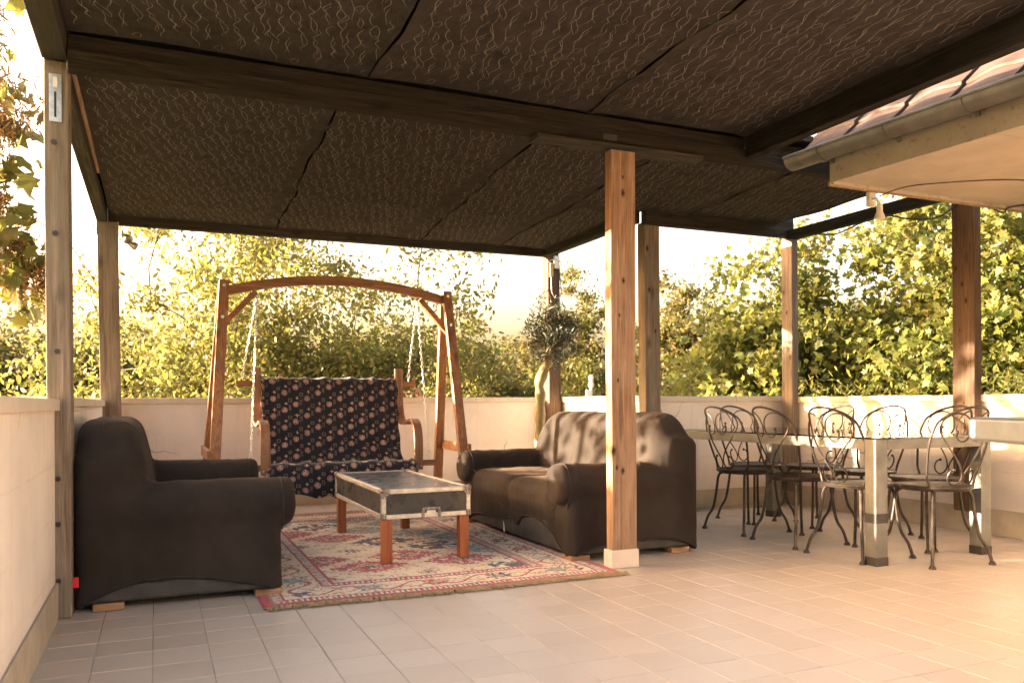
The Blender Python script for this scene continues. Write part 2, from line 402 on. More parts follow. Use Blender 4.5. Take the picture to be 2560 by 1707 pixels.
parapet('short cream parapet wall behind the left dark sofa', -.57, -.412, 4.252, 7.80, '+x', .985, cuts=(6.1,))
parapet('long cream parapet wall behind the garden swing', -.57, 3.90, 7.80, 7.96, '-y', 1.004, cuts=(1.03, 2.98))
parapet('short sunlit parapet wall behind the right sofa and olive tree', 3.905, 4.06, 6.08, 7.80, '-x', 1.004)
parapet('cream parapet wall behind the far end of the glass table', 3.98, 5.56, 6.02, 6.18, '-y', .998, cuts=(4.83,))
parapet('white sunlit parapet wall along the right side behind the chairs', 5.385, 5.55, 2.7, 6.0, '-x', .988, zpl=.185, cuts=(4.3,))

# ------------------------------------------------------------------ pergola
KN_G = [(2.449, 4.03, 1.64, .014), (2.422, 4.03, 1.44, .009), (2.41, 4.03, 1.07, .010), (2.378, 4.03, .67, .022), (2.44, 4.03, .555, .016), (2.40, 4.03, .575, .013), (2.449, 4.03, 2.14, .018), (2.449, 4.03, 2.23, .009)]
KN_F = [(5.298, 4.09, 1.78, .022), (5.298, 4.06, 1.66, .020), (5.298, 4.14, 1.90, .022), (5.298, 4.11, 1.45, .012), (5.298, 4.08, .93, .016), (5.298, 4.05, .60, .02)]
KN_E = [(5.30, 5.87, 1.76, .016), (5.30, 5.91, 1.95, .02), (5.30, 5.83, 1.35, .018), (5.30, 5.88, 1.54, .010)]
KN_D = [(3.84, 5.90, 1.90, .018), (3.82, 5.90, 2.25, .02), (3.90, 5.90, 1.55, .015)]
PG = thing('pergola', 'dark timber pergola roofed with black patterned fabric over the terrace', 'pergola', (2.4, 5, 0))
BZ = 2.41
def post(x0, x1, y0, y1, z0, z1, m, dx=0, dy=0, label=None):
    b = MB(); n = 9
    v = []; f = []
    for i in range(n):
        t = i/(n-1); z = z0+(z1-z0)*t; ox, oy = dx*(1-t), dy*(1-t)
        w = .0015*math.sin(7*t+x0*3)
        v += [(x0+ox+w, y0+oy, z), (x1+ox+w, y0+oy, z), (x1+ox+w, y1+oy, z), (x0+ox+w, y1+oy, z)]
    for i in range(n-1): f += [(i*4+k, i*4+(k+1) % 4, i*4+4+(k+1) % 4, i*4+4+k) for k in range(4)]
    f += [(3, 2, 1, 0), ((n-1)*4, (n-1)*4+1, (n-1)*4+2, (n-1)*4+3)]
    b.add(v, f); o = b.build('post', m, PG, bevel=.005)
    if label: o['label'] = label
    return o
def bolts(par, pts, ax, r=.011, m=None):
    for p in pts: MB().lathe([(r*1.0, -.004), (r, .004), (r*.6, .007), (.001, .008)], (0, 0, 0), 8, ax).build('bolt_head', m or M['bolt'], par).location = (Vector(p) - ORI[par.name])
def bolt_row(par, pts, ax, r=.011):
    for p in pts:
        b = MB(); b.lathe([(r, -.006), (r, .003), (r*.7, .006), (.001, .0065)], p, 8, ax); b.build('bolt_head', M['bolt'], par, smooth=True)
pA = post(-.447, -.352, 4.10, 4.25, .003, 2.46, M['wood_grey'], .004)
bolt_row(pA, [(-.41, 4.10, 2.10), (-.405, 4.10, 1.70), (-.40, 4.10, 1.18), (-.40, 4.10, .62), (-.40, 4.10, .42), (-.40, 4.10, .17)], 'y', .012)
br = MB(); br.box(-.427, -.378, 4.094, 4.0995, 2.19, 2.40); br.build('steel_bracket', M['galv'], pA, bevel=.001)
br = MB(); br.box(-.412, -.394, 4.0915, 4.0938, 2.34, 2.385); br.build('sticker', M['white'], pA)
br = MB(); br.box(-.407, -.399, 4.0905, 4.0938, 2.21, 2.32); br.build('bracket_slot', M['bolt'], pA)
pB = post(-.445, -.292, 7.56, 7.70, .0, 2.47, M['wood_grey'], .025, 0)
for xa in (-.452, -.2915): MB().box(xa, xa+.0065, 7.555, 7.63, 2.36, 2.47).build('steel_bracket', M['galv'], pB, bevel=.001)
pC = post(3.735, 3.872, 7.64, 7.78, .0, 2.475, M['wood_brown'], .012)
pD = post(3.795, 3.945, 5.90, 6.01, .0, 2.475, M['wood_grey'], .006)
pE = post(5.300, 5.372, 5.80, 5.935, .13, 2.44, M['wood_grey'])
pF = post(5.298, 5.372, 3.995, 4.17, .155, 2.40, M['wood_brown'], .004)
bolt_row(pF, [(5.298, 4.09, .80), (5.298, 4.09, .42), (5.298, 4.12, .72)], 'x', .02)
pG = post(2.369, 2.531, 4.03, 4.10, .10, 2.383, M['wood_red'], label='reddish pine post standing on a cream painted foot')
MB().box(2.357, 2.540, 4.020, 4.112, .0, .105).build('painted_foot', M['coping'], pG, bevel=.006)
m2 = M['wood_brown'].copy(); m2.name = 'bolted_brown_post'; pF.data.materials[0] = m2; add_knots(m2, KN_F, ORI[PG.name])
m2 = M['wood_grey'].copy(); m2.name = 'knotty_grey_post'; pE.data.materials[0] = m2; add_knots(m2, KN_E, ORI[PG.name])
m2 = M['wood_grey'].copy(); m2.name = 'knotty_grey_post_far'; pD.data.materials[0] = m2; add_knots(m2, KN_D, ORI[PG.name])
add_knots(M['wood_red'], KN_G, ORI[PG.name])
# beams
def beam(x0, x1, y0, y1, z0, z1, m): return MB().box(x0, x1, y0, y1, z0, z1).build('beam', m, PG, bevel=.004)
bf = beam(-.352, 4.12, 4.030, 4.105, BZ, BZ+.085, M['beamX'])
bf2 = beam(-.352, 3.33, 4.050, 4.100, BZ+.0865, BZ+.158, M['beamX'])
sd = MB(); sd.box(1.90, 2.99, 4.005, 4.125, 2.383, 2.4085); sd.build('saddle_plank', M['beamgX'], PG, bevel=.003)
pl = MB(); pl.box(2.32, 2.41, 4.0265, 4.0298, 2.43, 2.465); pl.build('nail_plate', M['bolt'], PG)
beam(-.455, -.355, 2.1, 4.095, 2.462, 2.622, M['beamgY'])
beam(-.450, -.372, 4.097, 7.70, 2.468, 2.622, M['beamgY'])
lt = MB(); lt.box(-.370, -.352, 4.45, 6.3, 2.54, 2.56); lt.build('lath', M['lath'], PG)
beam(-.37, 3.87, 7.655, 7.73, 2.470, 2.622, M['beamgX'])
beam(3.70, 3.775, 5.94, 7.653, 2.466, 2.622, M['beamgY'])
beam(3.777, 5.37, 5.85, 5.925, 2.448, 2.622, M['beamgX'])
beam(5.298, 5.368, 3.3, 5.848, 2.42, 2.51, M['beamgY'])
beam(3.325, 3.395, 2.1, 4.028, 2.44, 2.622, M['beamY'])
# unseen dark boards above the fabric, added to keep daylight out
rd = MB(); rd.box(-.46, 3.38, 2.2, 4.08, 2.625, 2.66).box(-.46, 5.21, 4.08, 5.92, 2.625, 2.66).box(-.46, 3.78, 5.92, 7.74, 2.625, 2.66)
rd.build('light_block_deck', M['deck'], PG)
# fabric panels with printed strokes
m, n, b = mat('black_canopy_fabric'); v = coords(n)
c = ramp(n, noise(n, v, 9, 5, .65), [(.30, (.025, .0222, .021)), (.70, (.052, .046, .043))])
c = mix(n, ramp(n, noise(n, coords(n, (6, 1.6, 1)), 4, 4, .6, 2.5), [(.50, (0, 0, 0)), (.62, (.5, .5, .5))]), c, (.058, .051, .047))
n.links.new(c, b.inputs['Base Color']); b.inputs['Roughness'].default_value = .9; b.inputs['Specular IOR Level'].default_value = .06
bump(n, b, noise(n, v, 70, 3), .15, .002); M['canopy'] = m
m, n, b = mat('printed_leaf_strokes'); v = coords(n)
n.links.new(ramp(n, noise(n, v, 60, 3, .7), [(.35, (.07, .06, .053)), (.62, (.215, .18, .155))]), b.inputs['Base Color']); b.inputs['Roughness'].default_value = .85; M['stroke'] = m
dimples = []
rr = random.Random(5)
for xc, ya, yb in ((.32, 4.4, 7.5), (.55, 4.6, 7.4), (1.35, 4.5, 7.5), (1.72, 4.5, 7.4), (2.55, 4.3, 7.3), (3.45, 4.4, 6.2), (4.6, 4.4, 5.6), (.45, 2.5, 3.9), (1.5, 2.2, 3.8), (1.85, 2.0, 3.9), (2.7, 2.0, 3.9)):
    y = ya
    while y < yb:
        dimples.append((xc+rr.uniform(-.06, .06), y, rr.uniform(.012, .026), rr.uniform(.015, .026))); y += rr.uniform(.3, .55)
def canopy_z(x, y):
    x = np.asarray(x, float); y = np.asarray(y, float)
    z = 2.580 + .004*np.sin(x*5.1+.6)*np.sin(y*3.3) + .006*(fbm(x*2.2+9, y*2.2+3, 4)-.5)*2
    z = z - .035*np.clip((y-4.1)/3.5, 0, 1)*(y > 4.08) + .0*y
    for dx, dy, a, s in dimples: z = z + a*np.exp(-((x-dx)**2+(y-dy)**2)/(2*s*s))
    return np.minimum(z, 2.622)
def seam(x0, slope, y): return x0 + slope*(y-4.1) + .012*np.sin(y*4.1+x0*7) + .005*np.sin(y*11+x0) + .002*np.sin(y*29+x0)
rs = random.Random(11)
def stroke_shapes():
    S = []
    for k in range(30):
        kind = rs.random(); L = rs.uniform(.10, .26); x0 = ((k*.618034) % 1)*.34; y0 = (k+rs.uniform(-.3, .3))*.62/30; tilt = rs.uniform(-.05, .42); ph = rs.uniform(0, 6.28); amp = rs.uniform(.005, .014); w = rs.uniform(.0010, .0021)
        P = []
        nn = 12
        if kind < .55:
            for i in range(nn+1):
                t = i/nn; P.append((x0+tilt*L*(t-.5)+amp*math.sin(ph+t*rs.uniform(8.9, 9.1)), y0+L*t, w*(math.sin(PI*min(1, t*1.05+.03)))**.6+.0006))
            S.append(P)
            if rs.random() < .5: S.append([(a+.011+.006*math.sin(i*.9), q+.01, ww*.7) for i, (a, q, ww) in enumerate(P[2:-2])])
        else:
            bul = rs.uniform(.010, .022); L *= .6
            for sgn in (-1, 1):
                Q = []
                for i in range(nn+1):
                    t = i/nn; Q.append((x0+tilt*L*(t-.5)+sgn*bul*math.sin(PI*t)+.006*math.sin(ph+t*5), y0+L*t, w*.75*(math.sin(PI*min(1, t*1.05+.03)))**.6+.0005))
                S.append(Q)
                if rs.random() < .45: break
    return S
SHAPES = stroke_shapes()
def canopy(xa, sa, xb, sb, y0, y1):
    st = .035; ny = int((y1-y0)/st)+1; nx = int((xb-xa)/st)+1
    V = []
    yy = np.linspace(y0, y1, ny)
    ea = seam(xa, sa, yy) if sa is not None else np.full(ny, xa); eb = seam(xb, sb, yy) if sb is not None else np.full(ny, xb)
    ea = ea + (.007 if sa is not None else 0); eb = eb - (.007 if sb is not None else 0)
    uu = np.linspace(0, 1, nx)
    X = ea[:, None]*(1-uu)+eb[:, None]*uu; Y = np.repeat(yy[:, None], nx, 1); Z = canopy_z(X, Y)
    ed = np.minimum(X-ea[:, None], eb[:, None]-X)
    if sa is not None or sb is not None: Z = Z - .010*np.exp(-ed/.03)*(1+.5*np.sin(Y*9+xa))
    V = np.stack([X, Y, Z], -1).reshape(-1, 3)
    a = np.arange(ny*nx).reshape(ny, nx)
    F = np.stack([a[:-1, :-1], a[1:, :-1], a[1:, 1:], a[:-1, 1:]], -1).reshape(-1, 4)
    SV, SF = [], []; k = len(V)
    ty = math.floor(y0/.62)*.62-.62
    row = 0
    while ty < y1:
        tx = math.floor((xa-.1)/.34)*.34 + (.17 if row % 2 else 0) - .34
        while tx < xb:
            for P in SHAPES:
                px = [tx+p[0] for p in P]; py = [ty+p[1] for p in P]
                if min(px) < max(ea.min(), xa)+.02 or max(px) > min(eb.max(), xb)-.02 or min(py) < y0+.01 or max(py) > y1-.01: continue
                c = len(SV)
                for i, p in enumerate(P):
                    q0 = P[max(0, i-1)]; q1 = P[min(len(P)-1, i+1)]; dx, dy = q1[0]-q0[0], q1[1]-q0[1]; l = math.hypot(dx, dy)
                    SV.append((px[i]-dy/l*p[2], py[i]+dx/l*p[2])); SV.append((px[i]+dy/l*p[2], py[i]-dx/l*p[2]))
                SF += [(k+c+2*i, k+c+2*i+1, k+c+2*i+3, k+c+2*i+2) for i in range(len(P)-1)]
            tx += .34
        ty += .62; row += 1
    SV = np.array(SV)
    sz = canopy_z(SV[:, 0], SV[:, 1])
    i0 = np.interp(SV[:, 1], yy, ea); i1 = np.interp(SV[:, 1], yy, eb); ed = np.minimum(SV[:, 0]-i0, i1-SV[:, 0])
    if sa is not None or sb is not None: sz = sz - .010*np.exp(-np.maximum(ed, 0)/.03)*(1+.5*np.sin(SV[:, 1]*9+xa))
    SV3 = np.stack([SV[:, 0], SV[:, 1], sz-.0022], -1)
    Vall = np.concatenate([V, SV3]) - np.array(ORI[PG.name]); Fall = np.concatenate([F, np.array(SF)])
    me = np_mesh('fabric_panel', Vall, Fall, np.full(len(Fall), 4), [M['canopy'], M['stroke']], np.concatenate([np.zeros(len(F)), np.ones(len(SF))]), True)
    return link('fabric_panel', me, PG)
sx = [(-.352, None), (.90, .03), (2.12, .065), (3.02, .045), (4.13, .04), (5.15, None)]
for (a, sa), (c, sb) in zip(sx[:2], sx[1:3]): canopy(a, sa, c, sb, 4.107, 7.652)
canopy(2.12, .065, 3.02, .045, 4.107, 7.652)
canopy(3.02, .045, 3.70, None, 5.93, 7.652)
canopy(3.02, .045, 4.13, .04, 4.107, 5.93)
canopy(4.13, .04, 5.16, None, 4.107, 5.846)
for a, sa, c, sb in ((-.352, None, .985, .01), (.985, .01, 2.22, .03), (2.22, .03, 3.324, None)): canopy(a, sa, c, sb, 2.2, 4.036)

# ------------------------------------------------------------------ the house eave on the right
HS = thing('house', 'house with beige soffit, grey gutter and red tiled eave at the right', 'house', (5, 2, 0))
ex, ey = 3.664, 3.68; tl = math.tan(math.radians(-3.2))   # the eave runs slightly off square
def fx(y): return ex + (ey-y)*.0755
sy = [ey-.006, 2.72, 1.5, .28, -.94, -2.2, -4.5]
for k, (a, c) in enumerate(zip(sy[:-1], sy[1:])):
    d0 = .036 if k == 0 else 0
    MB().prism([(fx(a)+.012, a-.0015), (5.1, a-.0015+d0*.4), (5.1, c+.0015), (fx(c)+.012, c+.0015)][::-1], 'z', 2.248, 2.262).build('soffit_board', M['soffit'], HS, bevel=.002)
    MB().prism([(5.103, a-.0015+d0*.4), (7.2, a-.0015+d0), (7.2, c+.0015), (5.103, c+.0015)][::-1], 'z', 2.2485, 2.262).build('soffit_board', M['soffit'], HS, bevel=.002)
fs = MB(); fs.prism([(ex, ey+.012), (ex+.014, ey+.012), (fx(-4.5)+.014, -4.5), (fx(-4.5), -4.5)], 'z', 2.238, 2.405); fs.build('fascia', M['fascia'], HS, bevel=.002)
fs = MB(); fs.prism([(ex+.0145, ey-.005), (ex+.0145, ey+.012), (7.2, ey+.05), (7.2, ey+.033)], 'z', 2.23, 2.42); fs.build('gable_fascia', M['fascia'], HS, bevel=.002)
fs = MB(); fs.prism([(ex+.002, ey+.0125), (ex+.002, ey+.03), (7.2, ey+.068), (7.2, ey+.0505)], 'z', 2.222, 2.255); fs.build('edge_batten', M['lath'], HS, bevel=.002)
# gutter: half round channel
gut = MB(); R = .066; gy0, gy1 = 3.90, -4.5
sec = [(-R*math.cos(PI*k/12), -R*math.sin(PI*k/12)) for k in range(13)]; inn = [(p[0]*.93, p[1]*.93) for p in sec[::-1]]
bead = [(-R-.012, .004), (-R-.012, -.008), (-R, -.010)]
poly = [(-R, .006)] + sec[1:] + inn
def gx(y): return fx(y)-.078
v = []; nn = len(poly)
for yq in (gy0, gy1): v += [(gx(yq)+p[0], yq, 2.418+p[1]) for p in poly]
f = [(i, nn+i, nn+(i+1) % nn, (i+1) % nn) for i in range(nn)]
gut.add(v, f); gut.tube([(gx(gy0)-R-.004, gy0, 2.422), (gx(gy1)-R-.004, gy1, 2.422)], .009, 6)
cap = [(gx(gy0)+p[0], gy0+.001, 2.418+p[1]) for p in sec]; gut.add(cap, [tuple(range(13))])
gt = gut.build('gutter', M['zinc'], HS, smooth=True)
for yb in (3.66, 3.22, 2.78, 2.34, 1.9, 1.46):
    bk = MB(); R2 = R+.004
    pth = [(gx(yb)-R2*math.cos(PI*k/14), yb, 2.418-R2*math.sin(PI*k/14)) for k in range(15)]
    for a, c in zip(pth[:-1], pth[1:]): bk.bar(a, c, .024, .004, up=(0, 1, 0)) if False else bk.bar(a, c, .005, .026, up=(0, 1, 0))
    bk.box(gx(yb)+.058, fx(yb)-.001, yb-.010, yb+.010, 2.345, 2.378)
    bk.build('gutter_bracket', M['zinc'], gt)
# roof: one course of visible clay tiles and the slope behind
slope = math.radians(43)
for k in range(17):
    y1 = 3.99-k*.335; y0 = y1-.33
    for r in range(4):
        a0 = -.045+r*.30; a1 = a0+.34
        xa, za = fx(y1)+a0*math.cos(slope), 2.425+a0*math.sin(slope)+.012+r*.006; xb, zb = fx(y1)+a1*math.cos(slope), 2.425+a1*math.sin(slope)+.012+r*.006-.014
        tb = MB(); nn = 6; v = []; f = []
        for i in range(nn+1):
            yy = y0+(y1-y0)*i/nn; hh = .022*math.sin(PI*i/nn)**2
            v += [(xa, yy, za+hh), (xb, yy, zb+hh), (xb, yy, zb+hh-.016), (xa, yy, za+hh-.016)]
        for i in range(nn): f += [(i*4+q, i*4+(q+1) % 4, i*4+4+(q+1) % 4, i*4+4+q) for q in range(4)]
        f += [(3, 2, 1, 0), (nn*4, nn*4+1, nn*4+2, nn*4+3)]
        tb.add(v, f); tb.build('roof_tile', M['roof_tile'], HS, smooth=True)
rb = MB(); rb.add([(ex+.05, 3.98, 2.40), (ex+.05, -4.5, 2.40), (8.5, -4.5, 2.40+4.75*math.tan(slope)), (8.5, 3.98, 2.40+4.75*math.tan(slope))], [(0, 1, 2, 3)])
rb.build('roof_slope', M['roof_tile'], HS)
MB().box(5.552, 8.0, -4.6, 2.69, -3.6, 2.246).build('wall', plain('cream_house_render', (.62, .54, .46), .9, var=.15, scale=2, bumps=.4), HS)
dr = MB(); dr.box(5.528, 5.5515, .4, 1.4, .02, 2.05); d_ = dr.build('door', plain('dark_door', (.09, .06, .045), .6), HS, bevel=.004)
MB().box(5.50, 5.527, .48, .52, .95, 1.10).build('handle', M['galv'], d_)

# ------------------------------------------------------------------ the two slip-covered sofas (shapes from smooth distance fields)
def surface_nets(fn, lo, hi, h):
    nx, ny, nz = [int(math.ceil((b-a)/h))+1 for a, b in zip(lo, hi)]
    X = lo[0]+h*np.arange(nx); Y = lo[1]+h*np.arange(ny); Z = lo[2]+h*np.arange(nz)
    G = np.stack(np.meshgrid(X, Y, Z, indexing='ij'), -1); D = fn(G[..., 0], G[..., 1], G[..., 2])
    S = D < 0
    acc = np.zeros((nx-1, ny-1, nz-1, 3)); cnt = np.zeros((nx-1, ny-1, nz-1))
    off = [(i, j, k) for i in (0, 1) for j in (0, 1) for k in (0, 1)]
    sl = lambda o, ex=(0, 0, 0): tuple(slice(o[q], o[q]+(nx, ny, nz)[q]-1) for q in range(3))
    for a in off:
        for ax in range(3):
            if a[ax]: continue
            b_ = list(a); b_[ax] = 1; b_ = tuple(b_)
            da, db = D[sl(a)], D[sl(b_)]; cr = (da < 0) != (db < 0)
            t = np.where(cr, da/np.where(cr, da-db, 1), 0)
            p = np.zeros(cr.shape+(3,)); 
            for q in range(3): p[..., q] = a[q]
            p[..., ax] = t
            acc += np.where(cr[..., None], p, 0); cnt += cr
    act = cnt > 0; idx = -np.ones(act.shape, int); idx[act] = np.arange(act.sum())
    I = np.argwhere(act); V = (I + acc[act]/cnt[act][:, None])*h + np.array(lo)
    F = []
    for ax in range(3):
        s0 = [slice(None)]*3; s1 = [slice(None)]*3; s0[ax] = slice(0, -1); s1[ax] = slice(1, None)
        A, B = S[tuple(s0)], S[tuple(s1)]
        u, v_ = [(1, 2), (2, 0), (0, 1)][ax]
        E = np.argwhere(A != B); inside = A[tuple(E.T)]
        ok = (E[:, u] > 0) & (E[:, v_] > 0) & (E[:, u] < act.shape[u]) & (E[:, v_] < act.shape[v_]) & (E[:, ax] < act.shape[ax])
        E = E[ok]; inside = inside[ok]
        def g(du, dv):
            q = E.copy(); q[:, u] -= du; q[:, v_] -= dv; return idx[tuple(q.T)]
        quad = np.stack([g(1, 1), g(0, 1), g(0, 0), g(1, 0)], -1)
        F.append(np.where(inside[:, None], quad, quad[:, ::-1]))
    F = np.concatenate(F); F = F[(F >= 0).all(1)]
    return V, F
def rbox(u, v, z, c, hf, r):
    a = [np.abs(q-cc)-hh+r for q, cc, hh in zip((u, v, z), c, hf)]
    o = np.sqrt(sum(np.maximum(q, 0)**2 for q in a)); return o + np.minimum(np.maximum(np.maximum(a[0], a[1]), a[2]), 0) - r
def smin(a, b, k):
    h = np.clip(.5+.5*(b-a)/k, 0, 1); return b*(1-h)+a*h-k*h*(1-h)
SL = 1.86
def sofa_sdf(u, v, z, var):
    d = rbox(u, v, z, (.50, SL/2, .15), (.42, SL/2-.02, .22), .05)
    for c in ((.24+SL/2)/2, SL-(.24+SL/2)/2):
        cu = rbox(u, v, z, (.60, c, .335), (.355, (SL/2-.24)/2+.012, .105), .085) - .014*np.exp(-(((u-.55)/.25)**2+((v-c)/.25)**2))
        d = smin(d, cu, .035)
    for c in (.125, SL-.125):
        arm = rbox(u, v, z, (.49, c, .26), (.435, .105, .25), .05)
        roll_d = np.sqrt((v-c)**2+((z-.455)*1.0)**2)-.12
        w = np.abs(u-.525)-.475
        a0, a1 = roll_d+.05, w+.05
        roll = np.minimum(np.maximum(a0, a1), 0)+np.sqrt(np.maximum(a0, 0)**2+np.maximum(a1, 0)**2)-.05
        d = smin(d, smin(arm, roll, .05), .035)
    zz = z-.44; vv = v-SL/2; r = .27
    # shoulders of the back: rounded top corners that rise to the middle
    qx = np.abs(vv)-(SL/2-.035)+r; qz = np.abs(zz-.0)-.435+r
    d2 = np.minimum(np.maximum(qx, qz), 0)+np.sqrt(np.maximum(qx, 0)**2+np.maximum(qz, 0)**2)-r
    uc = .165+.0*z-.16*np.clip(z-.5, 0, 1)+.035
    du = np.abs(u-uc)-(.15-.05*np.clip(z-.5, 0, .4))
    a0, a1 = d2+.085, du+.085
    back = np.minimum(np.maximum(a0, a1), 0)+np.sqrt(np.maximum(a0, 0)**2+np.maximum(a1, 0)**2)-.085
    # rear lower corners of the cover stay square
    rear = rbox(u, v, z, (.13, SL/2, .34), (.115, SL/2-.005, .375), .05)
    d = smin(d, smin(back, rear, .06), .03)
    # the elastic hem rides up between the corners
    a = np.clip(1-np.abs((u-.48)/.46)**2.4, 0, 1); b_ = np.clip(1-np.abs((v-SL/2)/(SL/2-.03))**3, 0, 1)
    side = np.minimum(v, SL-v) < np.minimum(1-u, .6)
    hf = (.15+.05*np.sin(v*4.2+var)-.05*np.exp(-((v-SL*.56)/.05)**2))*b_
    hem = np.where(side, (.105+.02*np.sin(u*5+var))*a, hf)+.008
    d = np.maximum(d, (hem-z)*.8)
    # stretch folds and sag
    cre = 1-np.abs(2*fbm((u+.6*z)*7+var, (v*1.0-z*.4)*2.6, 31, 2)-1); cre2 = 1-np.abs(2*fbm((v-.5*u)*9+var, z*3.2+u, 37, 2)-1)
    d = d - .004*np.clip(cre-.74, 0, 1)/.26*np.clip((u-.15)/.2, 0, 1) - .003*np.clip(cre2-.75, 0, 1)/.25 + .005*(fbm(u*4+v*3, z*5+var, 41, 2)-.5)
    d = d + .0022*np.sin(38*(u*.75+z*.9+.25*v)+3*np.sin(v*5+var))*np.clip((u-.7)/.2, 0, 1)*np.clip(1-np.abs(z-.22)/.25, 0, 1) + .004*np.sin(u*9+var)*np.sin(v*7+z*4)
    return d
m, n, b = mat('black_stretch_slipcover'); v = coords(n)
f1 = noise(n, v, 3.2, 5, .6); c = ramp(n, f1, [(.3, (.0225, .018, .0155)), (.7, (.043, .0345, .0295))])
lint = noise(n, v, 130, 2, .7); c = mix(n, ramp(n, lint, [(.72, (0, 0, 0)), (.80, (.28, .28, .28))]), c, (.12, .10, .085))
n.links.new(c, b.inputs['Base Color']); b.inputs['Roughness'].default_value = .88; b.inputs['Specular IOR Level'].default_value = .12
b.inputs['Sheen Weight'].default_value = .08; b.inputs['Sheen Roughness'].default_value = .4; b.inputs['Sheen Tint'].default_value = (.75, .50, .34, 1)
wv = n.nodes.new('ShaderNodeTexWave'); wv.bands_direction = 'DIAGONAL'; wv.inputs['Scale'].default_value = 75; wv.inputs['Distortion'].default_value = 2.0; wv.inputs['Detail Scale'].default_value = 1.5; n.links.new(v, wv.inputs['Vector'])
bump(n, b, math_(n, 'ADD', wv.outputs['Fac'], noise(n, v, 260, 2)), .5, .0018); M['sofa'] = m
M['sofa_base'] = plain('grey_base_cloth', (.055, .05, .045), .9, var=.35, scale=7, bumps=.2, bscale=200)
M['foot'] = wood('beech_foot', (.24, .12, .055), (.38, .21, .105), (.46, .28, .16), 'X', .6)
M['hem'] = plain('hem_cord', (.016, .014, .013), .85)
M['red_tag'] = plain('red_cloth_tag', (.62, .02, .03), .7, var=.1)
def sofa(label, xb, sgn, y0, var):
    t = thing('sofa', label, 'sofa', (xb+sgn*.5, y0+SL/2, 0), group='pair of black slip-covered sofas')
    lo = (min(xb-.06*sgn, xb+1.1*sgn), y0-.06, -.02); hi = (max(xb-.06*sgn, xb+1.1*sgn), y0+SL+.06, 1.0); flip = lambda y: (y-y0) if sgn > 0 else SL-(y-y0)
    V, F = surface_nets(lambda x, y, z: sofa_sdf((x-xb)*sgn, (y-y0) if sgn > 0 else SL-(y-y0), z, var), lo, hi, .0105)
    V = V - np.array(ORI[t.name])
    link('slipcover', np_mesh('slipcover', V, F, np.full(len(F), 4), M['sofa']), t).modifiers.new('smooth', 'SMOOTH').iterations = 2
    X = lambda u: xb+sgn*u
    W = lambda u, vv: (X(u), y0+vv if sgn > 0 else y0+SL-vv)
    def piping(rays, rad, name='piping'):
        # first point of the cover along each ray
        A_ = np.array([p for p, q in rays], float); B_ = np.array([q for p, q in rays], float); f_ = np.linspace(0, 1, 160)
        G_ = A_[:, None, :]+(B_-A_)[:, None, :]*f_[None, :, None]; ins = sofa_sdf(G_[..., 0], G_[..., 1], G_[..., 2], var) < .002
        P_ = [G_[i, int(np.argmax(ins[i]))] for i in range(len(rays)) if ins[i].any()]
        if len(P_) < 4: return
        pts = [W(a, b_)+(z,) for a, b_, z in P_]
        pts = [tuple(sum(pts[max(0, min(len(pts)-1, i+k))][c] for k in (-1, 0, 1))/3 for c in range(3)) for i in range(len(pts))]
        o_ = MB(); o_.tube(pts, rad, 6); o_.build(name, M['hem'], t, smooth=True)
    def hem_side(u): return (.105+.02*math.sin(u*5+var))*max(0, 1-abs((u-.48)/.46)**2.4)+.018
    def hem_front(vv): return (.15+.05*math.sin(vv*4.2+var)-.05*math.exp(-((vv-SL*.56)/.05)**2))*max(0, 1-abs((vv-SL/2)/(SL/2-.03))**3)+.018
    for e_ in (0, 1):
        vo_, vi_ = (-.05, .3) if e_ == 0 else (SL+.05, SL-.3)
        piping([((u, vo_, hem_side(u)), (u, vi_, hem_side(u))) for u in np.linspace(.05, .93, 40)], .0055, 'hem')
        c_ = .125 if e_ == 0 else SL-.125
        piping([((.935, c_+.3*math.cos(a), .40+.3*math.sin(a)), (.935, c_, .40)) for a in np.linspace(-.9, PI+.9, 44)], .0038)
    piping([((1.12, vv, hem_front(vv)), (.6, vv, hem_front(vv))) for vv in np.linspace(.06, SL-.06, 70)], .0055, 'hem')
    piping([((.13, vv, 1.0), (.13, vv, .5)) for vv in np.linspace(.12, SL-.12, 60)], .0035)
    bs = MB(); bs.box(min(X(.055), X(.915)), max(X(.055), X(.915)), y0+.022, y0+SL-.022, .036, .30); bs.build('base', M['sofa_base'], t, bevel=.018, seg=3)
    for u in (.09, .80):
        for vv in (.015, SL-.115):
            ft = MB(); a0, a1 = sorted((X(u), X(u+.13))); ft.box(a0, a1, y0+vv, y0+vv+.10, .0015, .036); ft.build('foot', M['foot'], t, bevel=.004)
    return t
sA = sofa('black slip-covered sofa on the left, seen from its end, with a red tag', -.362, 1, 4.155, .4)
tg = MB(); tg.box(-.355, -.325, 4.145, 4.153, .125, .172); o = tg.build('cloth_tag', M['red_tag'], sA, bevel=.001)
sB = sofa('black slip-covered sofa right of the rug, partly hidden by the pine post', 3.17, -1, 4.275, 2.1)
cl = MB(); cl.tube([(2.262, 5.36, .118), (2.255, 5.34, .08), (2.25, 5.325, .035)], .006, 6); cl.build('elastic_strap', M['white'], sB)

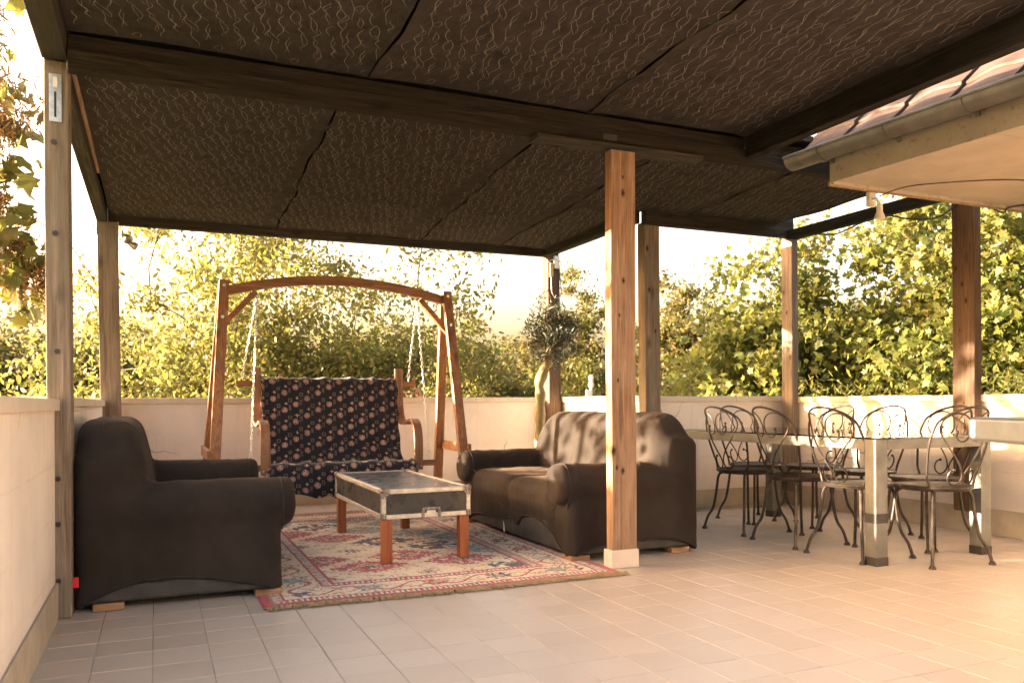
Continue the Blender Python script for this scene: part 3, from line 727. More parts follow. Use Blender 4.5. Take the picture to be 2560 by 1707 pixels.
# ------------------------------------------------------------------ rug
m, n, b = mat('wool_pile'); at = n.nodes.new('ShaderNodeAttribute'); at.attribute_name = 'lc'
v = coords(n); c = mix(n, .4, at.outputs['Color'], ramp(n, noise(n, v, 160, 3, .7), [(.3, (.62, .6, .58)), (.7, (1.2, 1.2, 1.2))]), 'MULTIPLY')
n.links.new(c, b.inputs['Base Color']); b.inputs['Roughness'].default_value = .95; b.inputs['Sheen Weight'].default_value = .25; b.inputs['Specular IOR Level'].default_value = .1
bump(n, b, noise(n, v, 300, 2), .6, .003); M['wool'] = m
M['fringe'] = plain('rug_fringe_cotton', (.40, .30, .17), .95, var=.3, scale=30)
RX0, RX1, RY0, RY1 = .445, 2.362, 3.895, 7.035
def rug_colours(a, q, W, L):
    cream = np.array((.76, .62, .45)); pale = np.array((.84, .72, .57)); red = np.array((.36, .016, .036)); navy = np.array((.025, .03, .075)); teal = np.array((.19, .245, .25)); brown = np.array((.25, .14, .09)); tan = np.array((.46, .32, .19))
    n1 = fbm(a*55, q*55, 1); n2 = fbm(a*24+5, q*24, 2); n3 = fbm(a*9, q*9+7, 3); n4 = vnoise(a*85, q*85, 9)
    C = np.empty(a.shape+(3,)); C[:] = cream
    def put(mk, c):
        C[mk] = c
    C[:] = cream*(1-.35*(n3[..., None]-.35)) 
    e = np.minimum(np.minimum(a, W-a), np.minimum(q, L-q))
    # field: fine sprigs, then serrated medallions on a staggered lattice
    inn = e > .40
    sprig = np.abs(n2-.5) < .022
    put(inn & sprig & (n1 > .52), tan*.8); put(inn & (n1 > .72) & (n3 > .5), red*1.6); put(inn & (n1 < .25) & (n3 < .5), navy*4); put(inn & (np.abs(n3-.5) < .02) & (n4 > .4), tan*.75)
    sxp, syp = .56, .54
    fa = a-W/2; fq = q-L/2
    for st, sh in ((0, 0), (1, .5)):
        ca = np.round(fa/sxp-sh)+sh; cq = np.round(fq/(syp)-sh)+sh
        da = np.abs(fa-ca*sxp)/.225; dq = np.abs(fq-cq*syp)/.185
        hsh = np.mod(np.floor(ca*2)*3+np.floor(cq*2)*5+st*2+100, 7)
        jag = .16*(n1-.5)*2 + .07*np.sign(np.sin(a*160))*1 + .05*np.sign(np.sin(q*190))
        rad = da**1.15+dq**1.15+jag
        med = inn & (rad < 1.0)
        for hs, c in ((0, red), (1, teal), (2, navy), (3, cream), (4, cream), (5, teal), (6, red)):
            k = med & (hsh == hs); put(k, c)
            if hs == 2: put(k & (n2 > .56), pale)
            else:
                put(k & (n1 > .66), pale*.9); put(k & (n1 < .27), navy if hs in (1, 5) else red*.6)
            put(k & (rad < .38) & (n2 > .47), tan); put(k & (rad < .2) & (n1 > .4), red if hs not in (0, 3, 6) else navy)
    # guard stripes and main border
    bd = (e > .045) & (e <= .40)
    put(bd, pale*.93)
    s = np.where(np.minimum(a, W-a) < np.minimum(q, L-q), q, a)
    mb = (e > .115) & (e <= .325)
    put(mb, cream*1.04)
    vine = np.abs(e-.22-.065*np.sin(s*2*PI/.36)) < .0105+.006*(n1-.5); put(mb & vine, red*1.1)
    vine2 = np.abs(e-.22+.05*np.sin(s*2*PI/.36+.6)) < .006; put(mb & vine2 & (n1 > .4), brown)
    put(mb & (n1 > .70), red); put(mb & (n1 < .27) & (n3 > .45), navy*2); put(mb & (np.abs(n2-.5) < .015), tan)
    ro = np.sqrt(((np.mod(s, .36)-.18)/1.1)**2+(e-.215-.0*s)**2)
    hh = np.mod(np.floor(s/.36), 3)
    pet = ro < .062+.014*np.sin(8*np.arctan2(e-.215, np.mod(s, .36)-.18))
    put(mb & pet & (hh == 0) & (n1 > .42), navy); put(mb & pet & (hh == 1) & (n1 > .40), teal); put(mb & pet & (hh == 2) & (n1 > .42), red); put(mb & (ro < .022), tan)
    for lo_, hi_ in ((.045, .060), (.100, .115), (.325, .342), (.385, .400)): put((e > lo_) & (e <= hi_), np.where(hi_ > .3, 1.0, .9)*red if hi_ != .060 else brown)
    gd = ((e > .060) & (e <= .100)) | ((e > .342) & (e <= .385))
    put(gd & (np.mod(s, .055) < .017) & (n1 > .32), red*1.3); put(gd & (np.abs(np.mod(s, .055)-.036) < .006), navy*2); put(gd & (n1 > .68), brown)
    put(e <= .045, red*(1.0)); put((e <= .045) & (n2 > .62), red*1.35)
    fade = fbm(a*1.6, q*1.6, 8)[..., None]; C = C*(1.06-.12*fade)+np.array((.10, .085, .07))*(fade-.3)*.25
    return np.clip(C, .008, .8)
def build_rug():
    t = thing('rug', 'red bordered oriental rug with fringes between the two sofas', 'rug', ((RX0+RX1)/2, (RY0+RY1)/2, 0))
    W, L = RX1-RX0, RY1-RY0; st = .0062; nx, ny = int(W/st), int(L/st)
    A, Q = np.meshgrid(np.linspace(0, W, nx), np.linspace(0, L, ny)); C = rug_colours(A, Q, W, L)
    Z = .0085+.0016*(fbm(A*60, Q*60, 5)-.5)+.004*(fbm(A*2.5, Q*2.5, 6)-.5)
    e = np.minimum(np.minimum(A, W-A), np.minimum(Q, L-Q)); Z = np.where(e < .004, .001, Z)
    X = RX0+A+.006*np.sin(Q*3.1)*0; Y = RY0+Q+.010*np.sin(A*4.3+.7)*(1-Q/L)
    V = np.stack([X, Y, Z], -1).reshape(-1, 3)-np.array(ORI[t.name]); a = np.arange(nx*ny).reshape(ny, nx)
    F = np.stack([a[:-1, :-1], a[:-1, 1:], a[1:, 1:], a[1:, :-1]], -1).reshape(-1, 4)
    link('pile', np_mesh('pile', V, F, np.full(len(F), 4), M['wool'], cols=C.reshape(-1, 3)), t)
    for end in (0, 1):
        fr = MB(); r = random.Random(4+end)
        x = RX0+.002
        while x < RX1:
            yb = RY0 + .010*math.sin((x-RX0)*4.3+.7) if end == 0 else RY1
            s = -1 if end == 0 else 1
            for q in range(2):
                l = r.uniform(.045, .072); sx = r.gauss(0, .014) + .010*math.sin(x*31); p0 = (x, yb-s*.004, .007); p1 = (x+sx*.5, yb+s*l*.5, .013+r.uniform(-.002, .007)); p2 = (x+sx+r.gauss(0, .006), yb+s*l, .004+r.uniform(0, .005))
                fr.tube([p0, p1, p2], [.0022, .0026, .0010], 4, caps=False)
            x += r.uniform(.0035, .0062)
        fr.build('fringe', M['fringe'], t, kind='stuff')
    return t
build_rug()

# ------------------------------------------------------------------ flight-case coffee table
CT = thing('coffee_table', 'black flight case coffee table with metal edges on four orange wooden legs', 'table', (1.47, 5.32, 0))
m, n, b = mat('scuffed_black_laminate'); v = coords(n)
c = ramp(n, noise(n, v, 6, 6, .7), [(.35, (.022, .021, .020)), (.65, (.055, .05, .045))])
c = mix(n, ramp(n, noise(n, coords(n, (30, 4, 9)), 7, 6, .8), [(.58, (0, 0, 0)), (.85, (.4, .4, .4))]), c, (.16, .15, .135))
n.links.new(c, b.inputs['Base Color']); n.links.new(ramp(n, noise(n, v, 11, 5, .65), [(.3, (.20,)*3), (.7, (.42,)*3)]), b.inputs['Roughness']); M['lam'] = m
M['alu'] = plain('worn_aluminium_profile', (.56, .52, .45), .45, .8, var=.25, scale=25, bumps=.15)
M['corner'] = plain('tarnished_corner_steel', (.22, .19, .17), .5, .7, var=.4, scale=30)
M['legwood'] = wood('orange_varnished_wood', (.20, .045, .012), (.36, .095, .022), (.46, .14, .035), 'Z', .42, grain=30, spec=.5, coat=.2)
cx0, cx1, cy0, cy1, cz0, cz1 = 1.195, 1.745, 4.655, 5.995, .270, .443
MB().box(cx0+.004, cx1-.004, cy0+.004, cy1-.004, cz0+.004, cz1-.004).build('case_body', M['lam'], CT)
w_ = .026
for z0, z1 in ((cz0, cz0+w_), (cz1-w_, cz1)):
    for y0, y1 in ((cy0, cy0+w_), (cy1-w_, cy1)):
        MB().box(cx0+w_, cx1-w_, y0-.0006, y1+.0006, z0-.0006, z1+.0006).build('edge_profile', M['alu'], CT, bevel=.003)
    for x0, x1 in ((cx0, cx0+w_), (cx1-w_, cx1)):
        MB().box(x0-.0006, x1+.0006, cy0+w_, cy1-w_, z0-.0006, z1+.0006).build('edge_profile', M['alu'], CT, bevel=.003)
for x0, x1 in ((cx0, cx0+w_), (cx1-w_, cx1)):
    for y0, y1 in ((cy0, cy0+w_), (cy1-w_, cy1)):
        MB().box(x0-.0009, x1+.0009, y0-.0009, y1+.0009, cz0+.001, cz1-.001).build('edge_profile', M['alu'], CT, bevel=.004)
        sx = -1 if x0 == cx0 else 1; sy = -1 if y0 == cy0 else 1
        px, py = (cx0 if sx < 0 else cx1), (cy0 if sy < 0 else cy1)
        cn = MB(); cn.ball((px-sx*.008, py-sy*.008, cz1-.008), .019, 10, 7)
        for ax in range(3):
            # three rounded flanges of the ball corner
            pts = [(0, 0), (.046, 0), (.054, .012), (.040, .034), (.034, .040), (.012, .054), (0, .046)]
            if ax == 0: cn.prism([(px-sx*a, py-sy*c_) for a, c_ in pts], 'z', cz1+.0008, cz1+.003)
            if ax == 1: cn.prism([(px-sx*a, cz1-c_) for a, c_ in pts], 'y', py+sy*.0012, py+sy*.0034)
            if ax == 2: cn.prism([(py-sy*a, cz1-c_) for a, c_ in pts], 'x', px+sx*.0012, px+sx*.0034)
        cb = cn.build('ball_corner', M['corner'], CT, smooth=True)
        for a, c_ in ((.044, .014), (.016, .044), (.034, .030)):
            rv = MB(); rv.ball((px-sx*a, py+sy*.0034, cz1-c_), .0042, 6, 4); rv.build('rivet', M['alu'], cb)
        pk = MB(); pk.box(min(px+sx*.0035, px-sx*.030), max(px+sx*.0035, px-sx*.030), min(py+sy*.0035, py-sy*.030), max(py+sy*.0035, py-sy*.030), cz0-.003, cz0+.036)
        bc = pk.build('bottom_corner', M['corner'], CT, bevel=.006)
        for zz in (.010, .027):
            rv = MB(); rv.ball((px-sx*.016, py+sy*.0036, cz0+zz), .0042, 6, 4); rv.build('rivet', M['alu'], bc)
hx = 1.495
hp = MB(); po = [(hx-.060, cz0-.001), (hx-.060, cz0+.045), (hx-.050, cz0+.060), (hx+.050, cz0+.060), (hx+.060, cz0+.045), (hx+.060, cz0-.001), (hx+.042, cz0-.001), (hx+.042, cz0+.040), (hx+.036, cz0+.045), (hx-.036, cz0+.045), (hx-.042, cz0+.040), (hx-.042, cz0-.001)]
hp.prism(po, 'y', cy0-.006, cy0-.0008); hd = hp.build('latch_frame', M['corner'], CT, bevel=.0015)
MB().box(hx-.028, hx+.028, cy0-.0045, cy0-.0008, cz0+.004, cz0+.041).build('latch_plate', M['alu'], hd, bevel=.001)
for q in (-.05, -.017, .017, .05):
    rv = MB(); rv.ball((hx+q, cy0-.006, cz0+.053), .004, 6, 4); rv.build('rivet', M['alu'], hd)
for (x0, x1) in ((cx0+.006, cx0+.066), (cx1-.068, cx1-.008)):
    for (y0, y1) in ((cy0+.006, cy0+.062), (cy1-.066, cy1-.010)):
        MB().box(x0, x1, y0, y1, .011, cz0+.002).build('leg', M['legwood'], CT, bevel=.003)

# ------------------------------------------------------------------ garden swing
SW = thing('garden_swing', 'red brown wooden garden swing with arched top beam and chain hung bench', 'swing', (1.4, 6.95, 0))
M['teakZ'] = wood('oiled_red_wood_Z', (.19, .078, .032), (.35, .16, .07), (.46, .235, .11), 'Z', .55, spec=.4, coat=.08)
M['teakX'] = wood('oiled_red_wood_X', (.165, .068, .028), (.31, .14, .06), (.42, .205, .096), 'X', .55, spec=.4, coat=.08)
M['bent'] = wood('bent_laminated_wood', (.165, .07, .031), (.29, .138, .064), (.38, .195, .10), 'Z', .5, spec=.45, coat=.1)
M['chain'] = plain('zinc_chain', (.62, .62, .58), .32, .95, var=.15, scale=50)
ysw, zt = 6.95, 1.905
xL, xR = .50, 2.375
feet = {('L', -1): (.36, 6.36), ('R', -1): (2.395, 6.40), ('L', 1): (.36, 7.50), ('R', 1): (2.475, 7.52)}
for (s, k), (fxx, fyy) in feet.items():
    xt = xL if s == 'L' else xR
    yt = ysw-.028 if k < 0 else ysw+.03
    lg = MB(); d = Vector((fxx, fyy, .0))-Vector((xt, yt, zt+.03))
    lg.bar((xt, yt, zt+.03), (fxx, fyy, .0), .078, .052, up=(0, 1, 0)); lo = lg.build('leg', M['teakZ'], SW, bevel=.004)
    if k < 0:
        for zz in (zt-.01, zt-.27):
            t = (zt+.03-zz)/(zt+.03); p = Vector((xt, yt, zt+.03))+d*t
            MB().lathe([(.013, -.004), (.013, .002), (.009, .006), (.001, .007)], (p.x, p.y-.028, p.z), 10, 'y').build('bolt_head', M['galv'], lo, smooth=True).rotation_euler = (0, 0, 0)
arc = []
for i in range(25):
    t = i/24; arc.append((xL+.02+(xR-xL-.04)*t, zt-.045+.125*(1-(2*t-1)**2)))
tb = MB(); tb.strip(arc, .072, ysw-.034, ysw+.034, 'y'); tb.build('arched_beam', M['teakX'], SW, bevel=.004)
for s, xx in ((1, xL), (-1, xR)):
    br = MB(); br.bar((xx-s*.05, ysw-.005, zt-.36), (xx+s*.245, ysw-.005, zt-.045), .045, .062, up=(0, 1, 0)); br.build('corner_brace', M['teakX'], SW, bevel=.003)
for s in ('L', 'R'):
    z = .56; xt = xL if s == 'L' else xR
    a, c = feet[(s, -1)], feet[(s, 1)]; q = z/(zt+.03)
    pa = (a[0]*(1-q)+xt*q, a[1]*(1-q)+(ysw-.03)*q-.06); pc = (c[0]*(1-q)+xt*q, c[1]*(1-q)+(ysw+.03)*q+.06)
    ox = -.045 if s == 'L' else .04
    cb = MB(); cb.bar((pa[0]+ox, pa[1], z), (pc[0]+ox, pc[1], z), .028, .08); cb.build('cross_bar', M['teakX'], SW, bevel=.003)
# bench: bent wood side frames, bars, slats under the cloth
bx = (.765, 1.985)
armp = [(7.115, 1.255), (7.11, 1.12), (7.10, .98), (7.085, .90), (7.05, .825), (6.99, .785), (6.90, .775), (6.80, .785), (6.70, .805), (6.62, .80), (6.56, .765), (6.525, .70), (6.51, .62), (6.51, .52), (6.515, .40)]
pth = [(p.x, p.y) for p in smooth_path(armp, 4)]
for s, x in zip((-1, 1), bx):
    st = MB(); st.strip(pth, .024, x-.036, x+.036); o = st.build('bent_arm', M['bent'], SW, bevel=.003)
    for dx in (-.018, .018):
        MB().lathe([(.006, -.003), (.006, .002), (.001, .004)], (x+dx, 6.503, .43), 8, 'y').build('bolt_head', M['galv'], o, smooth=True)
for y, z, ww in ((6.535, .452, 0), (7.135, 1.12, 0)):
    hb = MB(); hb.box(bx[0]-.16, bx[1]+.16, y-.0, y+.045, z-.024, z+.024); hb.build('hanger_bar', M['teakX'], SW, bevel=.003)
for i in range(7):
    y = 6.60+i*.065; sb = MB(); sb.box(bx[0]+.04, bx[1]-.04, y, y+.045, .395-.008*i, .413-.008*i); sb.build('seat_slat', M['bent'], SW)
for i in range(6):
    z = .45+i*.11; y = 7.02+.11*(z-.45); sb = MB(); sb.box(bx[0]+.04, bx[1]-.04, y+.02, y+.038, z, z+.07); sb.build('back_slat', M['bent'], SW)
# chains
lk = MB(); LL, LR, WR = .0115, .0072, .0028
ring = [(LR*math.cos(a), 0, LR*math.sin(a)+(LL if a < PI else -LL)) for a in [PI*2*(k+.5)/10 for k in range(10)]]
lk.tube(ring, WR, 5, closed=True)
lkm = bpy.data.meshes.new('chain_link'); lkm.from_pydata(lk.v, [], lk.f); lkm.materials.append(M['chain']); lkm.polygons.foreach_set('use_smooth', [True]*len(lkm.polygons))
def chain(p0, p1, sag=.0):
    a, b_ = Vector(p0), Vector(p1); n_ = int((b_-a).length/.0325)
    e = bpy.data.objects.new('chain', None); COL.objects.link(e); e.parent = SW; e.location = a-ORI[SW.name]; e.empty_display_size = .02; ORI[e.name] = a
    d = (b_-a).normalized()
    for i in range(n_+1):
        t = i/n_; p = a.lerp(b_, t)+Vector((0, 0, -sag*4*t*(1-t)))
        o = link('chain_link', lkm, e); o.location = p-a
        o.rotation_mode = 'QUATERNION'; o.rotation_quaternion = d.to_track_quat('Z', 'Y') @ Quaternion((0, 0, 1), (PI/2 if i % 2 else 0)+.2)
    hk = MB(); q = b_; sgm = [(0, 0, -.012), (.010, 0, .0), (.013, 0, .018), (.009, 0, .040), (0, 0, .047), (-.009, 0, .040), (-.013, 0, .018), (-.010, 0, 0)]
    hk.tube([tuple(q+Vector(s_)+Vector((0, 0, -.02))) for s_ in sgm], .0032, 6, closed=True); hk.tube([tuple(q+Vector((0, 0, -.03))), tuple(q+Vector((0, 0, -.055)))], .004, 6)
    hk.build('carabiner', M['chain'], e, smooth=True)
for s, x, xt in ((-1, bx[0]-.105, xL+.255), (1, bx[1]+.105, xR-.265)):
    chain((xt, ysw-.01, zt-.075), (x, 6.558, .525)); chain((xt, ysw+.012, zt-.075), (x, 7.158, 1.20))

# patterned cloth thrown over the bench
m, n, b = mat('printed_cotton'); at = n.nodes.new('ShaderNodeAttribute'); at.attribute_name = 'lc'
n.links.new(at.outputs['Color'], b.inputs['Base Color']); b.inputs['Roughness'].default_value = .75; b.inputs['Sheen Weight'].default_value = .3; b.inputs['Specular IOR Level'].default_value = .3
bump(n, b, noise(n, coords(n), 500, 2), .3, .001); M['cotton'] = m
def build_cloth():
    prof = [(7.205, .86), (7.20, 1.0), (7.17, 1.12), (7.13, 1.163), (7.09, 1.155), (7.065, 1.10), (7.04, .95), (7.005, .75), (6.975, .58), (6.945, .475), (6.88, .435), (6.78, .425), (6.68, .435), (6.60, .468), (6.545, .485), (6.495, .475), (6.47, .435), (6.465, .36), (6.47, .28), (6.485, .215)]
    P = smooth_path(prof, 8); pl = [0]
    for a, c in zip(P[:-1], P[1:]): pl.append(pl[-1]+(c-a).length)
    pl = np.array(pl); L = pl[-1]; py = np.array([p.x for p in P]); pz = np.array([p.y for p in P])
    W = bx[1]-bx[0]-.078+.02; st = .0048; nt_, ns = int(L/st), int(W/st)
    T_, S_ = np.meshgrid(np.linspace(0, L, nt_), np.linspace(0, W, ns), indexing='ij')
    y = np.interp(T_, pl, py); z = np.interp(T_, pl, pz)
    gy = np.gradient(y[:, 0]); gz = np.gradient(z[:, 0]); l = np.hypot(gy, gz); ny_, nz_ = (gz/l)[:, None], (-gy/l)[:, None]
    ed = np.minimum(S_, W-S_)
    fold = .013*np.sin(S_*34+2.2*np.sin(T_*3+S_*2))*fbm(S_*4, T_*1.4, 3) + .007*np.sin(S_*61+T_*4+3*np.sin(S_*6))*fbm(S_*7, T_*2, 13) + .012*np.sin(S_*70+T_*3)*np.exp(-ed/.05) + .01*(fbm(S_*3, T_*3, 5)-.5)
    low = np.clip((T_-(L-.24))/.24, 0, 1); fold = fold + low*.022*np.sin(S_*26+1.5*np.sin(S_*9))
    y = y+ny_*fold; z = z+nz_*fold
    z = z + low*(.035*np.sin(S_*5.5+1)+.012*np.sin(S_*31))*low - .016*np.exp(-ed/.03)*(1-low)*(z < .6)
    wid = 1+ .055*np.clip((.62-z)/.3, 0, 1)
    X = (bx[0]+bx[1])/2 + (S_-W/2)*wid + .006*np.sin(T_*30)*np.exp(-ed/.04)
    # print: discs, squares, double bars, four pointed stars on a slanted lattice
    base = np.array((.0070, .0078, .0160)); pr = np.array((.46, .29, .235))
    ca, cb = .0925, .147
    s = S_ + .004*np.sin(T_*9); t = T_
    i = np.round(s/ca); mk = np.zeros(s.shape)
    def cell(ox, oy):
        ii = np.round((s-ox)/ca); tt = t-oy+ii*.049; jj = np.round(tt/cb); return s-ox-ii*ca, tt-jj*cb, ii+jj
    dx, dy, _ = cell(0, 0); r = np.hypot(dx, dy); an = np.arctan2(dy, dx)
    disc = (r < .0235) & ~((np.abs(r-.0180) < .0016)) & ~((np.abs(r-.010) < .0042) & (np.cos(3*an+1) > .72))
    dx, dy, _ = cell(.044, -.020); bars = (np.abs(dy) < .021) & (np.abs(np.abs(dx)-.0052) < .0023)
    dx, dy, _ = cell(.044, .062); sq = (np.maximum(np.abs(dx), np.abs(dy)) < .0135) & (np.maximum(np.abs(dx), np.abs(dy)) > .0085)
    dx, dy, _ = cell(.012, .092); star = (np.sqrt(np.abs(dx))+np.sqrt(np.abs(dy)) < .152)
    k = disc | bars | sq | star
    wear = .55+.75*fbm(s*5, t*5, 12); small = bars | sq
    C = np.where(k[..., None], pr*np.where(small, .45, 1.0)[..., None]*np.clip(wear, .35, 1.1)[..., None], base*(.8+.5*fbm(s*30, t*9, 2))[..., None])
    V = np.stack([X, y, z], -1).reshape(-1, 3); a = np.arange(nt_*ns).reshape(nt_, ns)
    F = np.stack([a[:-1, :-1], a[:-1, 1:], a[1:, 1:], a[1:, :-1]], -1).reshape(-1, 4)
    o = link('cloth_cover', np_mesh('cloth_cover', V, F, np.full(len(F), 4), M['cotton'], cols=C.reshape(-1, 3)))
    sd_ = o.modifiers.new('thick', 'SOLIDIFY'); sd_.thickness = .002; sd_.offset = -1
    tag(o, 'navy cloth printed with pink discs draped over the swing bench', 'cloth')
build_cloth()

# ------------------------------------------------------------------ glass dining table
DT = thing('dining_table', 'long glass dining table with brushed steel frame and square legs', 'table', (4.24, 4.41, 0))
m, n, b = mat('scuffed_brushed_steel'); v = coords(n)
c = ramp(n, noise(n, v, 5, 5, .65), [(.3, (.10, .10, .092)), (.7, (.17, .168, .152))])
n.links.new(c, b.inputs['Base Color']); b.inputs['Metallic'].default_value = .3; n.links.new(ramp(n, noise(n, coords(n, (9, 9, 9)), 2, 4), [(.3, (.42,)*3), (.7, (.62,)*3)]), b.inputs['Roughness']); M['steel'] = m
tx0, tx1, ty0, ty1 = 3.760, 4.720, 3.450, 5.385
m, n, b = mat('table_glass'); n.nodes.remove(b); out = n.nodes['Material Output']
tr = n.nodes.new('ShaderNodeBsdfTransparent'); tr.inputs[0].default_value = (.80, .88, .84, 1); gl = n.nodes.new('ShaderNodeBsdfGlossy'); gl.inputs['Roughness'].default_value = .03
fr = n.nodes.new('ShaderNodeFresnel'); fr.inputs['IOR'].default_value = 1.5; mx = n.nodes.new('ShaderNodeMixShader')
n.links.new(fr.outputs[0], mx.inputs[0]); n.links.new(tr.outputs[0], mx.inputs[1]); n.links.new(gl.outputs[0], mx.inputs[2]); n.links.new(mx.outputs[0], out.inputs[0]); M['glass'] = m
MB().box(tx0+.002, tx1-.002, ty0+.002, ty1-.002, .7265, .7345).build('glass_top', M['glass'], DT)
for x0 in (tx0, tx1-.09):
    MB().box(x0+(.0 if x0 == tx0 else .05), x0+(.04 if x0 == tx0 else .09), ty0+.081, ty1-.081, .665, .725).build('frame_rail', M['steel'], DT, bevel=.002)
    for y0 in (ty0, ty1-.08):
        lg = MB(); lg.box(x0, x0+.09, y0, y0+.08, .0, .725); lo = lg.build('leg', M['steel'], DT, bevel=.002)
        MB().box(x0-.002, x0+.092, y0-.002, y0+.082, .0, .05).build('leg_sleeve', M['bolt'], lo, bevel=.001)
        if x0 == tx0 and y0 == ty0:
            MB().box(x0-.0012, x0+.0912, y0-.0012, y0+.0812, .245, .300).build('black_tape', M['black'], lo)
for y0 in (ty0, ty1-.04): MB().box(tx0+.091, tx1-.091, y0, y0+.04, .665, .725).build('frame_rail', M['steel'], DT, bevel=.002)

# ------------------------------------------------------------------ wrought iron chairs
m, n, b = mat('wrought_iron'); v = coords(n)
c = ramp(n, noise(n, v, 22, 5, .7), [(.4, (.030, .024, .020)), (.62, (.075, .055, .042)), (.75, (.16, .115, .085))])
n.links.new(c, b.inputs['Base Color']); b.inputs['Metallic'].default_value = .55; b.inputs['Roughness'].default_value = .46; bump(n, b, noise(n, v, 120, 3), .3, .002); M['iron'] = m
def make_chair(label):
    t = thing('iron_chair', label, 'chair', (0, 0, 0), 0, 'wrought iron chairs round the glass table', local=True)
    SH, SR = .445, .205      # faces +y, back at -y
    # seat: rolled rim and parallel pressed ribs
    rim = MB(); rim.tube([(SR*math.cos(a), SR*math.sin(a), SH) for a in [2*PI*k/36 for k in range(36)]], .0095, 8, closed=True)
    rim.tube([((SR-.012)*math.cos(a), (SR-.012)*math.sin(a), SH-.014) for a in [2*PI*k/36 for k in range(36)]], .007, 6, closed=True)
    seat = rim.build('seat_rim', M['iron'], t, smooth=True)
    rib = MB(); k = -.189
    while k < .19:
        hl = math.sqrt((SR-.006)**2-k*k); rib.box(-hl, hl, k-.0056, k+.0056, SH-.001, SH+.005); k += .0155
    for q in (-.09, .09): rib.box(q-.008, q+.008, -.18, .18, SH-.005, SH-.0012)
    rib.build('seat_grille', M['iron'], t)
    lean = .27
    def bp(s, h): return (s, -SR*math.sqrt(max(0, 1-(min(abs(s), .17)/.21)**2))*.93-.005-lean*h, SH+h)
    hoop = [(-.150, -.01), (-.172, .06), (-.190, .14), (-.203, .22), (-.203, .29), (-.182, .365), (-.135, .425), (-.07, .455), (0, .465)]
    hp = smooth_path(hoop + [(-x, h) for x, h in hoop[-2::-1]], 4)
    o = MB(); o.tube([bp(p.x, p.y) for p in hp], .0072, 8); o.build('back_hoop', M['iron'], t, smooth=True)
    sc = [(.062, .105), (.078, .098), (.086, .072), (.078, .038), (.050, .016), (.020, .026), (.004, .062), (.016, .105), (.055, .165), (.100, .225), (.142, .290), (.160, .345), (.148, .400), (.108, .428), (.062, .420), (.022, .385), (.006, .335), (.014, .295), (.038, .270), (.068, .276), (.086, .302), (.084, .322)]
    for s in (-1, 1):
        pp = smooth_path(sc, 4); o = MB(); o.tube([bp(s*(p.x+.002), p.y) for p in pp], .0050, 6); o.ball(bp(s*.086, .324), .0105, 8, 6); o.ball(bp(s*.062, .107), .0095, 8, 6); o.build('scroll', M['iron'], t, smooth=True)
    for a in (45, 135, 225, 315):
        ca, sa = math.cos(math.radians(a)), math.sin(math.radians(a))
        rad = [(.105, SH-.016), (.150, SH-.020), (.178, SH-.034), (.190, SH-.065), (.196, SH-.12), (.211, .22), (.228, .150), (.258, .098), (.274, .050), (.284, .010)]
        lp = smooth_path([(r*ca*1.06, r*sa*1.06, z) for r, z in rad], 3); o = MB(); o.tube(lp, .0098, 8)
        e = lp[-1]; lo = o.build('leg', M['iron'], t, smooth=True)
        ft = MB(); ft.lathe([(.020, .0005), (.021, .006), (.015, .016), (.011, .022)], (e.x, e.y, 0), 10); ft.build('foot', M['iron'], lo, smooth=True)
    return t
CH = [('wrought iron chair at the far left corner of the table, nearest the sofa', 3.985, 4.845, -PI/2+.04),
      ('wrought iron chair on the left side of the table, second from its near end', 3.955, 4.275, -PI/2-.03),
      ('wrought iron chair on the left side of the table, beside its near left leg', 3.945, 3.755, -PI/2+.05),
      ('wrought iron chair at the far head of the table', 4.405, 5.235, PI+.03),
      ('wrought iron chair on the right side of the table, third from its near end', 4.685, 4.89, PI/2-.04),
      ('wrought iron chair on the right side of the table, second from its near end', 4.65, 4.37, PI/2+.06),
      ('wrought iron chair on the right side of the table, in front of the bolted post', 4.60, 3.83, PI/2-.03),
      ('wrought iron chair at the near head of the table, partly behind the grill', 4.225, 3.455, -.12)]
proto = None
for lab, x, y, rz in CH:
    if proto is None: c_ = proto = make_chair(lab)
    else: c_ = copy_tree(proto); c_['label'] = lab
    c_.location = (x, y, 0); c_.rotation_euler = (0, 0, rz)

# ------------------------------------------------------------------ gas grill at the right edge (its side shelf shows)
GR = thing('gas_grill', 'gas grill whose stainless steel side shelf reaches in at the right edge', 'grill', (2.905, 2.225, 0), -YAW, local=True)
m, n, b = mat('brushed_stainless'); v = coords(n, (1.5, 1.5, 60))
n.links.new(ramp(n, noise(n, coords(n), 7, 4), [(.3, (.30, .285, .26)), (.7, (.40, .385, .355))]), b.inputs['Base Color']); b.inputs['Metallic'].default_value = 1
b.inputs['Roughness'].default_value = .32; M['inox'] = m
MB().box(.0, .56, -.58, -.046, .787, .880).build('side_shelf', M['inox'], GR, bevel=.014, seg=4)
MB().box(-.001, .561, -.0455, .0, .785, .8805).build('shelf_end_cap', M['inox'], GR, bevel=.022, seg=5)
M['enamel'] = plain('black_enamel', (.025, .024, .023), .35, var=.2)
MB().box(.03, .58, -1.35, -.582, .12, .86).build('cabinet', M['enamel'], GR, bevel=.008)
d_ = MB(); d_.box(.0225, .0295, -1.32, -.612, .16, .70); d_ = d_.build('door', M['enamel'], GR, bevel=.004); MB().tube([(-.012, -1.2, .62), (-.012, -.75, .62)], .009, 8).build('handle', M['galv'], d_)
hd = MB(); hd.prism([(.03, .865), (.03, 1.0), (.10, 1.12), (.24, 1.19), (.42, 1.18), (.58, 1.06), (.58, .865)], 'y', -1.34, -.59); hd.build('hood', M['enamel'], GR, bevel=.01)
